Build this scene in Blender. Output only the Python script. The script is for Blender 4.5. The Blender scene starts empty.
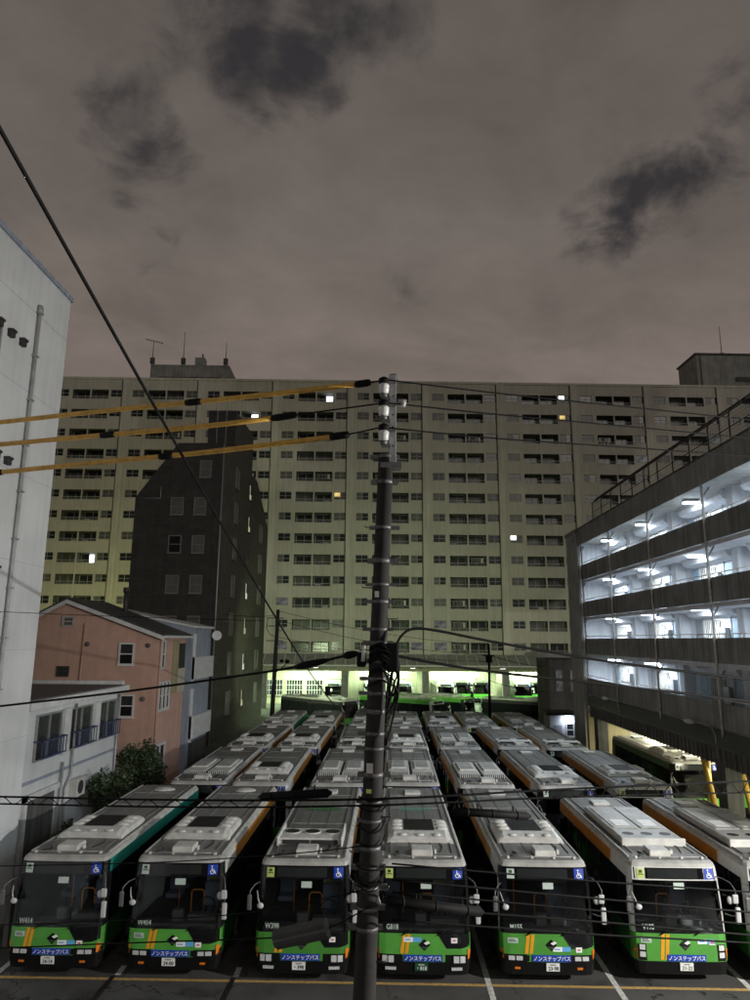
import bpy, bmesh, math, random
from mathutils import Vector, Matrix
random.seed(11)
S = bpy.context.scene
C = S.collection
R = math.radians
PI = math.pi

# ------------------------------------------------------------------ materials
def newmat(name):
    m = bpy.data.materials.new(name); m.use_nodes = True
    nt = m.node_tree
    return m, nt, nt.nodes['Principled BSDF']
def N(nt, typ, **kw):
    n = nt.nodes.new(typ)
    for k, v in kw.items():
        if k in n.inputs: n.inputs[k].default_value = v
        else: setattr(n, k, v)
    return n
def noise_col(nt, base, amp, scale, detail=6, coord='Object', rough=.6, stretch=None, rnd=False):
    tc = N(nt, 'ShaderNodeTexCoord'); src = tc.outputs[coord]
    if stretch:
        mp = N(nt, 'ShaderNodeMapping'); mp.inputs['Scale'].default_value = stretch
        nt.links.new(src, mp.inputs['Vector']); src = mp.outputs['Vector']
    nz = N(nt, 'ShaderNodeTexNoise'); nz.inputs['Scale'].default_value = scale
    nz.inputs['Detail'].default_value = detail; nz.inputs['Roughness'].default_value = rough
    nt.links.new(src, nz.inputs['Vector'])
    cr = N(nt, 'ShaderNodeValToRGB')
    cr.color_ramp.elements[0].position = .3; cr.color_ramp.elements[1].position = .7
    cr.color_ramp.elements[0].color = tuple(max(0, c*(1-amp)) for c in base)+(1,)
    cr.color_ramp.elements[1].color = tuple(min(1, c*(1+amp)) for c in base)+(1,)
    nt.links.new(nz.outputs['Fac'], cr.inputs['Fac'])
    return cr.outputs['Color'], nz.outputs['Fac'], src
def mat(name, col, rough=.6, metal=0, amp=.12, scale=3, detail=5, bump=0, stretch=None, spec=None, coat=0, bscale=None):
    m, nt, b = newmat(name)
    c, f, src = noise_col(nt, col, amp, scale, detail, stretch=stretch)
    nt.links.new(c, b.inputs['Base Color'])
    b.inputs['Roughness'].default_value = rough; b.inputs['Metallic'].default_value = metal
    if spec is not None: b.inputs['Specular IOR Level'].default_value = spec
    if coat: b.inputs['Coat Weight'].default_value = coat; b.inputs['Coat Roughness'].default_value = .08
    if bump:
        if bscale:
            nz = N(nt, 'ShaderNodeTexNoise'); nz.inputs['Scale'].default_value = bscale; nz.inputs['Detail'].default_value = 6
            nt.links.new(src, nz.inputs['Vector']); f = nz.outputs['Fac']
        bp = N(nt, 'ShaderNodeBump'); bp.inputs['Strength'].default_value = bump; bp.inputs['Distance'].default_value = .02
        nt.links.new(f, bp.inputs['Height']); nt.links.new(bp.outputs['Normal'], b.inputs['Normal'])
    return m
def streaked(name, col, rough=.85, amp=.25, dirt=.5, scale=1.2, streak=.55, bump=.15):
    """painted or bare wall with blotches, vertical rain streaks and fine grain"""
    m, nt, b = newmat(name)
    c, f, src = noise_col(nt, col, amp, scale, 8)
    mp = N(nt, 'ShaderNodeMapping'); mp.inputs['Scale'].default_value = (2.2, 2.2, .12)
    nt.links.new(src, mp.inputs['Vector'])
    nz = N(nt, 'ShaderNodeTexNoise'); nz.inputs['Scale'].default_value = 1.6; nz.inputs['Detail'].default_value = 7
    nt.links.new(mp.outputs['Vector'], nz.inputs['Vector'])
    cr = N(nt, 'ShaderNodeValToRGB'); cr.color_ramp.elements[0].position = .42; cr.color_ramp.elements[1].position = .72
    cr.color_ramp.elements[0].color = (1, 1, 1, 1); cr.color_ramp.elements[1].color = (1-streak,)*3+(1,)
    nt.links.new(nz.outputs['Fac'], cr.inputs['Fac'])
    mx = N(nt, 'ShaderNodeMix', data_type='RGBA', blend_type='MULTIPLY'); mx.inputs[0].default_value = dirt
    nt.links.new(c, mx.inputs[6]); nt.links.new(cr.outputs['Color'], mx.inputs[7])
    nt.links.new(mx.outputs[2], b.inputs['Base Color'])
    n2 = N(nt, 'ShaderNodeTexNoise'); n2.inputs['Scale'].default_value = 25; n2.inputs['Detail'].default_value = 5
    nt.links.new(src, n2.inputs['Vector'])
    bp = N(nt, 'ShaderNodeBump'); bp.inputs['Strength'].default_value = bump; bp.inputs['Distance'].default_value = .02
    nt.links.new(n2.outputs['Fac'], bp.inputs['Height']); nt.links.new(bp.outputs['Normal'], b.inputs['Normal'])
    b.inputs['Roughness'].default_value = rough
    return m
def emit(name, col, strength, var=0, scale=3):
    m, nt, b = newmat(name)
    nt.nodes.remove(b); e = N(nt, 'ShaderNodeEmission'); e.inputs['Strength'].default_value = strength
    e.inputs['Color'].default_value = col+(1,)
    if var:
        c, f, s = noise_col(nt, col, var, scale, 3); nt.links.new(c, e.inputs['Color'])
    nt.links.new(e.outputs[0], nt.nodes['Material Output'].inputs[0]); return m
def glass(name, tint=(.88, .93, .92), dark=.35):
    m, nt, b = newmat(name); nt.nodes.remove(b)
    t = N(nt, 'ShaderNodeBsdfTransparent'); t.inputs['Color'].default_value = tint+(1,)
    g = N(nt, 'ShaderNodeBsdfGlossy'); g.inputs['Roughness'].default_value = .03; g.inputs['Color'].default_value = (.9, .95, 1, 1)
    f = N(nt, 'ShaderNodeFresnel'); f.inputs['IOR'].default_value = 1.5
    mx = N(nt, 'ShaderNodeMixShader')
    nt.links.new(f.outputs[0], mx.inputs[0]); nt.links.new(t.outputs[0], mx.inputs[1]); nt.links.new(g.outputs[0], mx.inputs[2])
    nt.links.new(mx.outputs[0], nt.nodes['Material Output'].inputs[0]); return m

def roofmat(name, col):
    """bus roof paint: patchy grime, fine lengthwise runs of dirt, darker drip stains"""
    m, nt, b = newmat(name)
    c, f, src = noise_col(nt, col, .2, 1.1, 9, rough=.7)
    oi = N(nt, 'ShaderNodeObjectInfo')
    mp = N(nt, 'ShaderNodeMapping'); mp.inputs['Scale'].default_value = (7, .5, 3)
    ad = N(nt, 'ShaderNodeVectorMath', operation='ADD'); cb = N(nt, 'ShaderNodeCombineXYZ')
    ml = N(nt, 'ShaderNodeMath', operation='MULTIPLY'); ml.inputs[1].default_value = 40
    nt.links.new(oi.outputs['Random'], ml.inputs[0]); nt.links.new(ml.outputs[0], cb.inputs[0]); nt.links.new(ml.outputs[0], cb.inputs[1])
    nt.links.new(src, ad.inputs[0]); nt.links.new(cb.outputs[0], ad.inputs[1]); nt.links.new(ad.outputs[0], mp.inputs['Vector'])
    for k in nt.nodes:
        if k.type == 'TEX_NOISE' and not any(l.to_node == mp for l in nt.links if l.from_node == k):
            nt.links.new(ad.outputs[0], k.inputs['Vector'])
    nz = N(nt, 'ShaderNodeTexNoise'); nz.inputs['Scale'].default_value = 1.5; nz.inputs['Detail'].default_value = 7
    nt.links.new(mp.outputs['Vector'], nz.inputs['Vector'])
    cr = N(nt, 'ShaderNodeValToRGB'); cr.color_ramp.elements[0].position = .38; cr.color_ramp.elements[1].position = .75
    cr.color_ramp.elements[0].color = (1, 1, 1, 1); cr.color_ramp.elements[1].color = (.45, .44, .42, 1)
    nt.links.new(nz.outputs['Fac'], cr.inputs['Fac'])
    mx = N(nt, 'ShaderNodeMix', data_type='RGBA', blend_type='MULTIPLY'); mx.inputs[0].default_value = .45
    nt.links.new(c, mx.inputs[6]); nt.links.new(cr.outputs['Color'], mx.inputs[7])
    # each bus its own degree of grime
    mr = N(nt, 'ShaderNodeMapRange'); mr.inputs[3].default_value = .72; mr.inputs[4].default_value = 1.12
    nt.links.new(oi.outputs['Random'], mr.inputs[0])
    hv = N(nt, 'ShaderNodeHueSaturation'); nt.links.new(mr.outputs[0], hv.inputs['Value']); nt.links.new(mx.outputs[2], hv.inputs['Color'])
    nt.links.new(hv.outputs[0], b.inputs['Base Color'])
    b.inputs['Roughness'].default_value = .5
    return m

M = {}
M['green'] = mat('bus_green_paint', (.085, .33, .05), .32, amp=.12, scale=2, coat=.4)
def vary(m, lo, hi):
    nt = m.node_tree; b = nt.nodes['Principled BSDF']; src = b.inputs['Base Color'].links[0].from_socket
    oi = N(nt, 'ShaderNodeObjectInfo'); mr = N(nt, 'ShaderNodeMapRange'); mr.inputs[3].default_value = lo; mr.inputs[4].default_value = hi
    hv = N(nt, 'ShaderNodeHueSaturation'); nt.links.new(oi.outputs['Random'], mr.inputs[0]); nt.links.new(mr.outputs[0], hv.inputs['Value']); nt.links.new(src, hv.inputs['Color']); nt.links.new(hv.outputs[0], b.inputs['Base Color'])
vary(M['green'], .72, 1.15)
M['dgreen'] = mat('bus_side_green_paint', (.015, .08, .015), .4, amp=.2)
M['white'] = mat('bus_white_paint', (.62, .62, .6), .35, amp=.14, scale=2.5, coat=.3)
M['roof'] = roofmat('bus_roof_paint', (.205, .205, .198))
M['roofgreen'] = mat('green_roof_paint', (.16, .42, .06), .5, amp=.3, scale=2)  # green light of the depot put into the roof colour
M['rim'] = mat('bus_roof_edge_paint', (.40, .40, .385), .45, amp=.25, scale=3)
M['orange'] = mat('bus_orange_band', (.36, .15, .02), .4, amp=.15)
M['teal'] = mat('bus_teal_band', (.01, .22, .17), .4, amp=.15)
M['black'] = mat('black_plastic', (.006, .006, .0065), .5, amp=.3, spec=.25)
M['gblack'] = mat('black_glass_panel', (.006, .006, .008), .06, amp=.2, spec=.6)
M['display'] = mat('display_glass', (.022, .026, .026), .12, amp=.15)
M['grille'] = mat('dark_grille', (.03, .03, .03), .6, amp=.3)
M['unit'] = mat('rooftop_unit_plastic', (.60, .60, .575), .5, amp=.18, scale=4)
M['chrome'] = mat('headlight_reflector', (.75, .78, .8), .15, metal=.25, amp=.25, scale=30)
M['amber'] = mat('amber_lens', (.75, .2, .02), .2, amp=.2, scale=20)
M['signblue'] = mat('sign_blue', (.012, .055, .42), .4, amp=.08)
M['signwhite'] = mat('sign_white', (.88, .88, .88), .5, amp=.05)
M['cardgreen'] = mat('card_yellow_green', (.5, .6, .18), .5, amp=.1)
M['cardpale'] = mat('card_pale', (.5, .6, .55), .5, amp=.1)
M['sky'] = mat('sticker_sky_blue', (.12, .4, .75), .5, amp=.05)
M['pink'] = mat('sticker_pink', (.6, .15, .25), .5, amp=.05)
M['yellow'] = mat('bus_orange_stripe', (.75, .36, .02), .4, amp=.1)
M['platetext'] = mat('plate_green_text', (.01, .06, .03), .5, amp=.05)
M['plategreen'] = mat('plate_green', (.01, .08, .04), .5, amp=.1)
M['mirror'] = mat('mirror_housing', (.52, .53, .54), .3, amp=.1)
M['tyre'] = mat('tyre_rubber', (.02, .02, .02), .85, amp=.3)
M['steel'] = mat('steel_rim', (.35, .35, .35), .4, metal=.6, amp=.2)
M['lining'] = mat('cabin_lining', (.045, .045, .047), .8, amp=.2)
M['dash'] = mat('dashboard_plastic', (.12, .125, .13), .6, amp=.2)
M['seat'] = mat('seat_fabric', (.16, .2, .3), .9, amp=.2, scale=20)
M['handrail'] = mat('orange_handrail', (.65, .25, .03), .4)
M['paintgreen'] = mat('roof_mark_green', (.05, .15, .05), .6, amp=.35, scale=9)
M['painteal'] = mat('roof_mark_teal', (.12, .25, .2), .6, amp=.35, scale=9)
M['navy'] = mat('navy_rail', (.035, .05, .13), .5, amp=.2)
M['glass'] = glass('windscreen_glass')
M['sideglass'] = mat('tinted_side_glass', (.012, .014, .016), .08, amp=.2, spec=.6)

M['conc'] = streaked('weathered_concrete', (.27, .27, .255), scale=.8)
M['concdark'] = streaked('dark_stained_concrete', (.10, .10, .096), scale=.8, streak=.7, dirt=.8)
M['parapet'] = streaked('parapet_concrete', (.25, .25, .245), scale=.9, streak=.6, dirt=.8)
M['towerconc'] = streaked('pale_concrete', (.40, .40, .385), scale=.8)
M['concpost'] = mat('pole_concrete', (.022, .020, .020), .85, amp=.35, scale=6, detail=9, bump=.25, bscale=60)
M['corridor'] = streaked('corridor_paint', (.68, .70, .74), amp=.12, dirt=.5, streak=.4)
M['door'] = mat('pale_blue_door', (.30, .40, .50), .5, amp=.12)
M['doorgrey'] = mat('grey_door', (.30, .31, .33), .5, amp=.12)
M['pipewhite'] = mat('white_pipe', (.55, .53, .5), .5, amp=.25, scale=5)
M['galv'] = mat('galvanised_steel', (.33, .34, .35), .45, metal=.5, amp=.25, scale=12)
M['beige'] = streaked('apartment_render', (.50, .47, .40), amp=.1, scale=.3, streak=.35, dirt=.5, bump=.05)
M['beige2'] = streaked('apartment_pilaster', (.55, .52, .445), amp=.1, scale=.3, streak=.4, dirt=.6, bump=.05)
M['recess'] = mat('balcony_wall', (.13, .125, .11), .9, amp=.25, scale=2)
M['wglass'] = mat('window_glass', (.02, .024, .026), .22, amp=.4, scale=.7, spec=.6)
M['wcurtain'] = mat('window_curtain', (.10, .10, .09), .35, amp=.35, scale=1.5, stretch=(9, 9, .4))
M['wframe'] = mat('aluminium_sash', (.38, .38, .36), .5, amp=.2)
M['wframew'] = mat('white_sash', (.55, .56, .55), .5, amp=.1)
M['litwhite'] = emit('lit_window_white', (.75, .9, 1.), 5, .5, 1.5)
M['litwarm'] = emit('lit_window_warm', (1., .55, .2), 1.1, .5, 1.5)
M['litdim'] = emit('lit_window_dim', (.7, .78, .65), .12, .7, 1.5)
M['acwhite'] = mat('condenser_white', (.5, .5, .48), .5)
M['wallwhite'] = streaked('white_panel_wall', (.60, .625, .645), amp=.12, scale=.35, streak=.3, dirt=.3)
M['wallgrey'] = streaked('blue_grey_wall', (.27, .31, .38), amp=.12, streak=.35)
M['wallpink'] = streaked('salmon_render', (.50, .315, .255), amp=.08, scale=1.5, streak=.25, dirt=.4)
M['greypipe'] = mat('grey_pipe', (.36, .37, .375), .5, amp=.2)
M['darksash'] = mat('dark_sash', (.16, .155, .15), .5, amp=.2)
M['walltan'] = streaked('tan_panel', (.33, .29, .18), amp=.1)
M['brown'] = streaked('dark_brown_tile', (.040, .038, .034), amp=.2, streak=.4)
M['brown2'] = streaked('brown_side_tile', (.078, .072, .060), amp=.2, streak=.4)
def tiles(m, w, h, dark):
    nt = m.node_tree; b = nt.nodes['Principled BSDF']; src = b.inputs['Base Color'].links[0].from_socket
    tc = N(nt, 'ShaderNodeTexCoord'); sp = N(nt, 'ShaderNodeSeparateXYZ'); nt.links.new(tc.outputs['Object'], sp.inputs[0])
    ad = N(nt, 'ShaderNodeMath', operation='ADD'); nt.links.new(sp.outputs[0], ad.inputs[0]); nt.links.new(sp.outputs[1], ad.inputs[1])
    cb = N(nt, 'ShaderNodeCombineXYZ'); nt.links.new(ad.outputs[0], cb.inputs[0]); nt.links.new(sp.outputs[2], cb.inputs[1])
    br = N(nt, 'ShaderNodeTexBrick'); br.inputs['Scale'].default_value = 1; br.inputs['Brick Width'].default_value = w; br.inputs['Row Height'].default_value = h; br.inputs['Mortar Size'].default_value = .02
    br.inputs['Color1'].default_value = (1, 1, 1, 1); br.inputs['Color2'].default_value = (.72, .72, .72, 1); br.inputs['Mortar'].default_value = (dark,)*3+(1,)
    nt.links.new(cb.outputs[0], br.inputs['Vector'])
    mx = N(nt, 'ShaderNodeMix', data_type='RGBA', blend_type='MULTIPLY'); mx.inputs[0].default_value = 1
    nt.links.new(src, mx.inputs[6]); nt.links.new(br.outputs['Color'], mx.inputs[7]); nt.links.new(mx.outputs[2], b.inputs['Base Color'])
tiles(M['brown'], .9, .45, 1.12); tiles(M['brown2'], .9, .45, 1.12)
M['slate'] = mat('dark_slate_roof', (.045, .047, .05), .5, amp=.3, scale=2, stretch=(1, 1, 1))
M['trimwhite'] = mat('white_trim', (.55, .56, .57), .6, amp=.15)
M['sheath'] = mat('yellow_cable_sleeve', (.62, .36, .07), .5, amp=.25, scale=8)
M['rubber'] = mat('black_rubber', (.005, .005, .0055), .7, amp=.3, spec=.2)
M['porcelain'] = mat('white_porcelain', (.75, .75, .74), .2, amp=.06)
M['cover'] = mat('grey_cable_cover', (.06, .058, .06), .55, amp=.2)
M['bandgrey'] = mat('pole_band_steel', (.15, .15, .155), .5, metal=.4, amp=.3, scale=20)
M['steelyellow'] = mat('yellow_steel', (.5, .33, .06), .5, amp=.25)
M['cream'] = streaked('cream_wall', (.48, .45, .36), amp=.12)
M['bark'] = mat('bark', (.06, .045, .035), .9, amp=.3, scale=20)
M['leaf'] = mat('leaf_dark', (.035, .06, .025), .6, amp=.5, scale=6)
M['leaf2'] = mat('leaf_olive', (.06, .085, .035), .6, amp=.5, scale=6)
M['twig'] = mat('red_twig', (.09, .04, .03), .9, amp=.3)
M['linewhite'] = mat('road_paint_white', (.62, .62, .6), .8, amp=.35, scale=9, detail=9)
M['lineyellow'] = mat('road_paint_yellow', (.55, .36, .12), .8, amp=.3, scale=9, detail=9)
M['tar'] = mat('tar_seal', (.008, .008, .008), .7, amp=.3)
M['tube'] = emit('fluorescent_tube', (.78, .9, 1.), 26)
M['tubeg'] = emit('garage_tube', (.86, 1., .78), 14)
M['lampglow'] = emit('street_lamp_lens', (1., .96, .85), 7)

def asphalt():
    m, nt, b = newmat('asphalt')
    c, f, src = noise_col(nt, (.085, .085, .085), .3, .55, 9, rough=.65)
    n2 = N(nt, 'ShaderNodeTexNoise'); n2.inputs['Scale'].default_value = 45; n2.inputs['Detail'].default_value = 4
    nt.links.new(src, n2.inputs['Vector'])
    cr = N(nt, 'ShaderNodeValToRGB'); cr.color_ramp.elements[0].position = .35; cr.color_ramp.elements[1].position = .7
    cr.color_ramp.elements[0].color = (.6, .6, .6, 1); cr.color_ramp.elements[1].color = (1.5, 1.5, 1.48, 1)
    nt.links.new(n2.outputs['Fac'], cr.inputs['Fac'])
    mx = N(nt, 'ShaderNodeMix', data_type='RGBA', blend_type='MULTIPLY'); mx.inputs[0].default_value = .8
    nt.links.new(c, mx.inputs[6]); nt.links.new(cr.outputs['Color'], mx.inputs[7])
    vo = N(nt, 'ShaderNodeTexVoronoi', feature='DISTANCE_TO_EDGE'); vo.inputs['Scale'].default_value = .28
    wn = N(nt, 'ShaderNodeTexNoise'); wn.inputs['Scale'].default_value = 1.7; wn.inputs['Detail'].default_value = 5
    nt.links.new(src, wn.inputs['Vector'])
    ml = N(nt, 'ShaderNodeVectorMath', operation='SCALE'); ml.inputs['Scale'].default_value = 1.6
    nt.links.new(wn.outputs['Color'], ml.inputs[0])
    ad = N(nt, 'ShaderNodeVectorMath', operation='ADD'); nt.links.new(src, ad.inputs[0]); nt.links.new(ml.outputs[0], ad.inputs[1])
    nt.links.new(ad.outputs[0], vo.inputs['Vector'])
    lt = N(nt, 'ShaderNodeMath', operation='LESS_THAN'); lt.inputs[1].default_value = .006
    nt.links.new(vo.outputs['Distance'], lt.inputs[0])
    m2 = N(nt, 'ShaderNodeMix', data_type='RGBA'); m2.inputs[7].default_value = (.018, .018, .018, 1)
    nt.links.new(lt.outputs[0], m2.inputs[0]); nt.links.new(mx.outputs[2], m2.inputs[6])
    # oil stains
    n3 = N(nt, 'ShaderNodeTexNoise'); n3.inputs['Scale'].default_value = .9; n3.inputs['Detail'].default_value = 3
    nt.links.new(src, n3.inputs['Vector'])
    c3 = N(nt, 'ShaderNodeValToRGB'); c3.color_ramp.elements[0].position = .56; c3.color_ramp.elements[1].position = .68
    c3.color_ramp.elements[0].color = (1, 1, 1, 1); c3.color_ramp.elements[1].color = (.55, .55, .55, 1)
    nt.links.new(n3.outputs['Fac'], c3.inputs['Fac'])
    m3 = N(nt, 'ShaderNodeMix', data_type='RGBA', blend_type='MULTIPLY'); m3.inputs[0].default_value = 1
    nt.links.new(m2.outputs[2], m3.inputs[6]); nt.links.new(c3.outputs['Color'], m3.inputs[7])
    nt.links.new(m3.outputs[2], b.inputs['Base Color'])
    bp = N(nt, 'ShaderNodeBump'); bp.inputs['Strength'].default_value = .5; bp.inputs['Distance'].default_value = .01
    nt.links.new(n2.outputs['Fac'], bp.inputs['Height']); nt.links.new(bp.outputs['Normal'], b.inputs['Normal'])
    b.inputs['Roughness'].default_value = .75
    return m
M['asphalt'] = asphalt()

# ------------------------------------------------------------------ mesh builder
class MB:
    def __init__(s): s.v = []; s.f = []; s.m = []; s.names = []; s.sm = []
    def mi(s, name):
        if name not in s.names: s.names.append(name)
        return s.names.index(name)
    def poly(s, pts, m, smooth=False):
        b = len(s.v); s.v += [tuple(p) for p in pts]; s.f.append(tuple(range(b, b+len(pts)))); s.m.append(s.mi(m)); s.sm.append(smooth)
    def mesh(s, verts, faces, m, smooth=False):
        b = len(s.v); s.v += [tuple(p) for p in verts]; k = s.mi(m)
        for f in faces: s.f.append(tuple(b+i for i in f)); s.m.append(k); s.sm.append(smooth)
    def box(s, x0, x1, y0, y1, z0, z1, m, bev=0):
        if bev <= 0:
            v = [(x, y, z) for z in (z0, z1) for y in (y0, y1) for x in (x0, x1)]
            s.mesh(v, [(0, 2, 3, 1), (4, 5, 7, 6), (0, 1, 5, 4), (2, 6, 7, 3), (0, 4, 6, 2), (1, 3, 7, 5)], m)
        else:
            bm = bmesh.new(); bmesh.ops.create_cube(bm, size=1)
            for v in bm.verts: v.co = Vector(((x0+x1)/2+v.co.x*(x1-x0), (y0+y1)/2+v.co.y*(y1-y0), (z0+z1)/2+v.co.z*(z1-z0)))
            bmesh.ops.bevel(bm, geom=bm.edges[:], offset=bev, segments=2, affect='EDGES', profile=.5)
            s.bm(bm, m)
    def bm(s, bm, m, smooth=False):
        bm.verts.index_update()
        s.mesh([v.co[:] for v in bm.verts], [[v.index for v in f.verts] for f in bm.faces], m, smooth); bm.free()
    def obox(s, c, ax, ay, az, hx, hy, hz, m):
        c = Vector(c); v = [c+ax*(hx*i)+ay*(hy*j)+az*(hz*k) for k in (-1, 1) for j in (-1, 1) for i in (-1, 1)]
        s.mesh(v, [(0, 2, 3, 1), (4, 5, 7, 6), (0, 1, 5, 4), (2, 6, 7, 3), (0, 4, 6, 2), (1, 3, 7, 5)], m)
    def tube(s, pts, r, m, n=8, caps=True, smooth=True):
        pts = [Vector(p) for p in pts]; rs = r if isinstance(r, (list, tuple)) else [r]*len(pts)
        rings = []; up = None
        for i, p in enumerate(pts):
            d = (pts[min(i+1, len(pts)-1)]-pts[max(i-1, 0)])
            if d.length < 1e-9: d = Vector((0, 0, 1))
            d.normalize()
            if up is None: up = Vector((0, 0, 1)) if abs(d.z) < .95 else Vector((1, 0, 0))
            a = d.cross(up); a.normalize(); b = a.cross(d); up = b
            rings.append([p+(a*math.cos(2*PI*k/n)+b*math.sin(2*PI*k/n))*rs[i] for k in range(n)])
        v = [q for g in rings for q in g]; f = []
        for i in range(len(rings)-1):
            for k in range(n):
                f.append((i*n+k, i*n+(k+1) % n, (i+1)*n+(k+1) % n, (i+1)*n+k))
        s.mesh(v, f, m, smooth)
        if caps:
            s.poly(rings[0], m); s.poly(rings[-1][::-1], m)
    def prism(s, poly, axis, a0, a1, m, mside=None):
        """poly: 2D points; axis 'x','y','z' extruded a0..a1"""
        def P(p, a): return {'x': (a, p[0], p[1]), 'y': (p[0], a, p[1]), 'z': (p[0], p[1], a)}[axis]
        n = len(poly)
        s.poly([P(p, a0) for p in poly], m); s.poly([P(p, a1) for p in poly][::-1], m)
        for i in range(n):
            p, q = poly[i], poly[(i+1) % n]
            s.poly([P(p, a0), P(p, a1), P(q, a1), P(q, a0)], mside or m)
    def ell(s, c, rx, ry, rz, m, nu=12, nv=6, half=False):
        v = []; f = []; v0 = 0 if half else -PI/2
        for j in range(nv+1):
            t = v0+(PI/2-v0)*j/nv
            for i in range(nu):
                a = 2*PI*i/nu; v.append((c[0]+rx*math.cos(t)*math.cos(a), c[1]+ry*math.cos(t)*math.sin(a), c[2]+rz*math.sin(t)))
        for j in range(nv):
            for i in range(nu): f.append((j*nu+i, j*nu+(i+1) % nu, (j+1)*nu+(i+1) % nu, (j+1)*nu+i))
        s.mesh(v, f, m, True)
    def disc(s, c, r, m, n=20, axis='z', ry=None):
        ry = ry or r; p = []
        for i in range(n):
            a = 2*PI*i/n; u, w = r*math.cos(a), ry*math.sin(a)
            p.append({'z': (c[0]+u, c[1]+w, c[2]), 'y': (c[0]+u, c[1], c[2]+w), 'x': (c[0], c[1]+u, c[2]+w)}[axis])
        s.poly(p, m)
    def data(s, name, fix=True):
        me = bpy.data.meshes.new(name); me.from_pydata(s.v, [], s.f)
        for n in s.names: me.materials.append(M[n])
        me.polygons.foreach_set('material_index', s.m)
        me.polygons.foreach_set('use_smooth', s.sm)
        if fix:
            bm = bmesh.new(); bm.from_mesh(me); bmesh.ops.remove_doubles(bm, verts=bm.verts, dist=1e-5)
            bmesh.ops.recalc_face_normals(bm, faces=bm.faces); bm.to_mesh(me); bm.free()
        me.update(); return me
    def build(s, name, parent=None, loc=None, fix=True, label=None):
        o = put(name, s.data(name, fix), parent, loc)
        if label: o['label'] = label
        return o
def put(name, me, parent=None, loc=None, rotz=0):
    o = bpy.data.objects.new(name, me); C.objects.link(o)
    if parent: o.parent = parent
    if loc: o.location = loc
    if rotz: o.rotation_euler.z = rotz
    return o
def tag(o, label, cat, group=None, kind=None):
    o['label'] = label; o['category'] = cat
    if group: o['group'] = group
    if kind: o['kind'] = kind
    return o
def thing(name, label, cat, loc=(0, 0, 0), rotz=0, group=None):
    o = bpy.data.objects.new(name, None); C.objects.link(o); o.location = loc; o.rotation_euler.z = rotz
    o.empty_display_size = .2
    return tag(o, label, cat, group)
CACHE = {}
def shared(key, fn):
    if key not in CACHE: CACHE[key] = fn()
    return CACHE[key]
TXT = {}
def text2d(s):
    """2D outline mesh of a string: verts and faces, height about 0.72"""
    if s in TXT: return TXT[s]
    cu = bpy.data.curves.new('t', 'FONT'); cu.body = s; cu.resolution_u = 2; cu.offset = .014
    o = bpy.data.objects.new('t', cu); C.objects.link(o)
    bpy.context.view_layer.update()
    me = bpy.data.meshes.new_from_object(o.evaluated_get(bpy.context.evaluated_depsgraph_get()))
    v = [(p.co.x, p.co.y) for p in me.vertices]; f = [tuple(p.vertices) for p in me.polygons]
    bpy.data.objects.remove(o); bpy.data.meshes.remove(me); bpy.data.curves.remove(cu)
    TXT[s] = (v, f); return v, f
def sag(a, b, d, n=16):
    a, b = Vector(a), Vector(b)
    return [a.lerp(b, t/n)-Vector((0, 0, d*4*(t/n)*(1-t/n))) for t in range(n+1)]

# ------------------------------------------------------------------ buses (front at y=0 facing -Y, length along +Y)
BL = 9.7
ZL = [.28, .60, .77, .98, 1.25, 1.9, 2.5, 2.82, 2.90, 2.95, 2.985]
WL = [1.19, 1.235, 1.245, 1.245, 1.245, 1.235, 1.215, 1.19, 1.16, 1.09, .62]
YL = [.04, 0, 0, .01, .03, .09, .16, .21, .26, .36, .75]
FR = [-1, -.985, -.93, -.8, -.45, -.15, .15, .45, .8, .93, .985, 1]
FB = {1: .30, .985: .15, .93: .06, .8: .025, .45: .01, .15: 0}
def lerp_tab(z, T):
    if z <= ZL[0]: return T[0]
    for i in range(len(ZL)-1):
        if z <= ZL[i+1]:
            t = (z-ZL[i])/(ZL[i+1]-ZL[i]); return T[i]+(T[i+1]-T[i])*t
    return T[-1]
def bulge(f):
    f = min(1, abs(f)); K = [(0, 0), (.15, 0), (.45, .01), (.8, .025), (.93, .06), (.985, .15), (1, .30)]
    for (a, ya), (b, yb) in zip(K, K[1:]):
        if f <= b: return ya+(yb-ya)*(f-a)/(b-a)
    return .3
def surf(x, z): return lerp_tab(z, YL)+bulge(x/lerp_tab(z, WL))
def ring(j, BL):
    SY = [1.83, 2.87, BL-3.12, BL-2.08, BL-.18]
    z, w, y = ZL[j], WL[j], YL[j]
    p = [(f*w, y+FB[abs(f)], z) for f in FR]
    back = BL-(.0 if z < 2.8 else (z-2.8)*1.2)
    p += [(w, s, z) for s in SY] + [(w-.12, back, z), (-w+.12, back, z)] + [(-w, s, z) for s in SY[::-1]]
    return p
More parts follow.
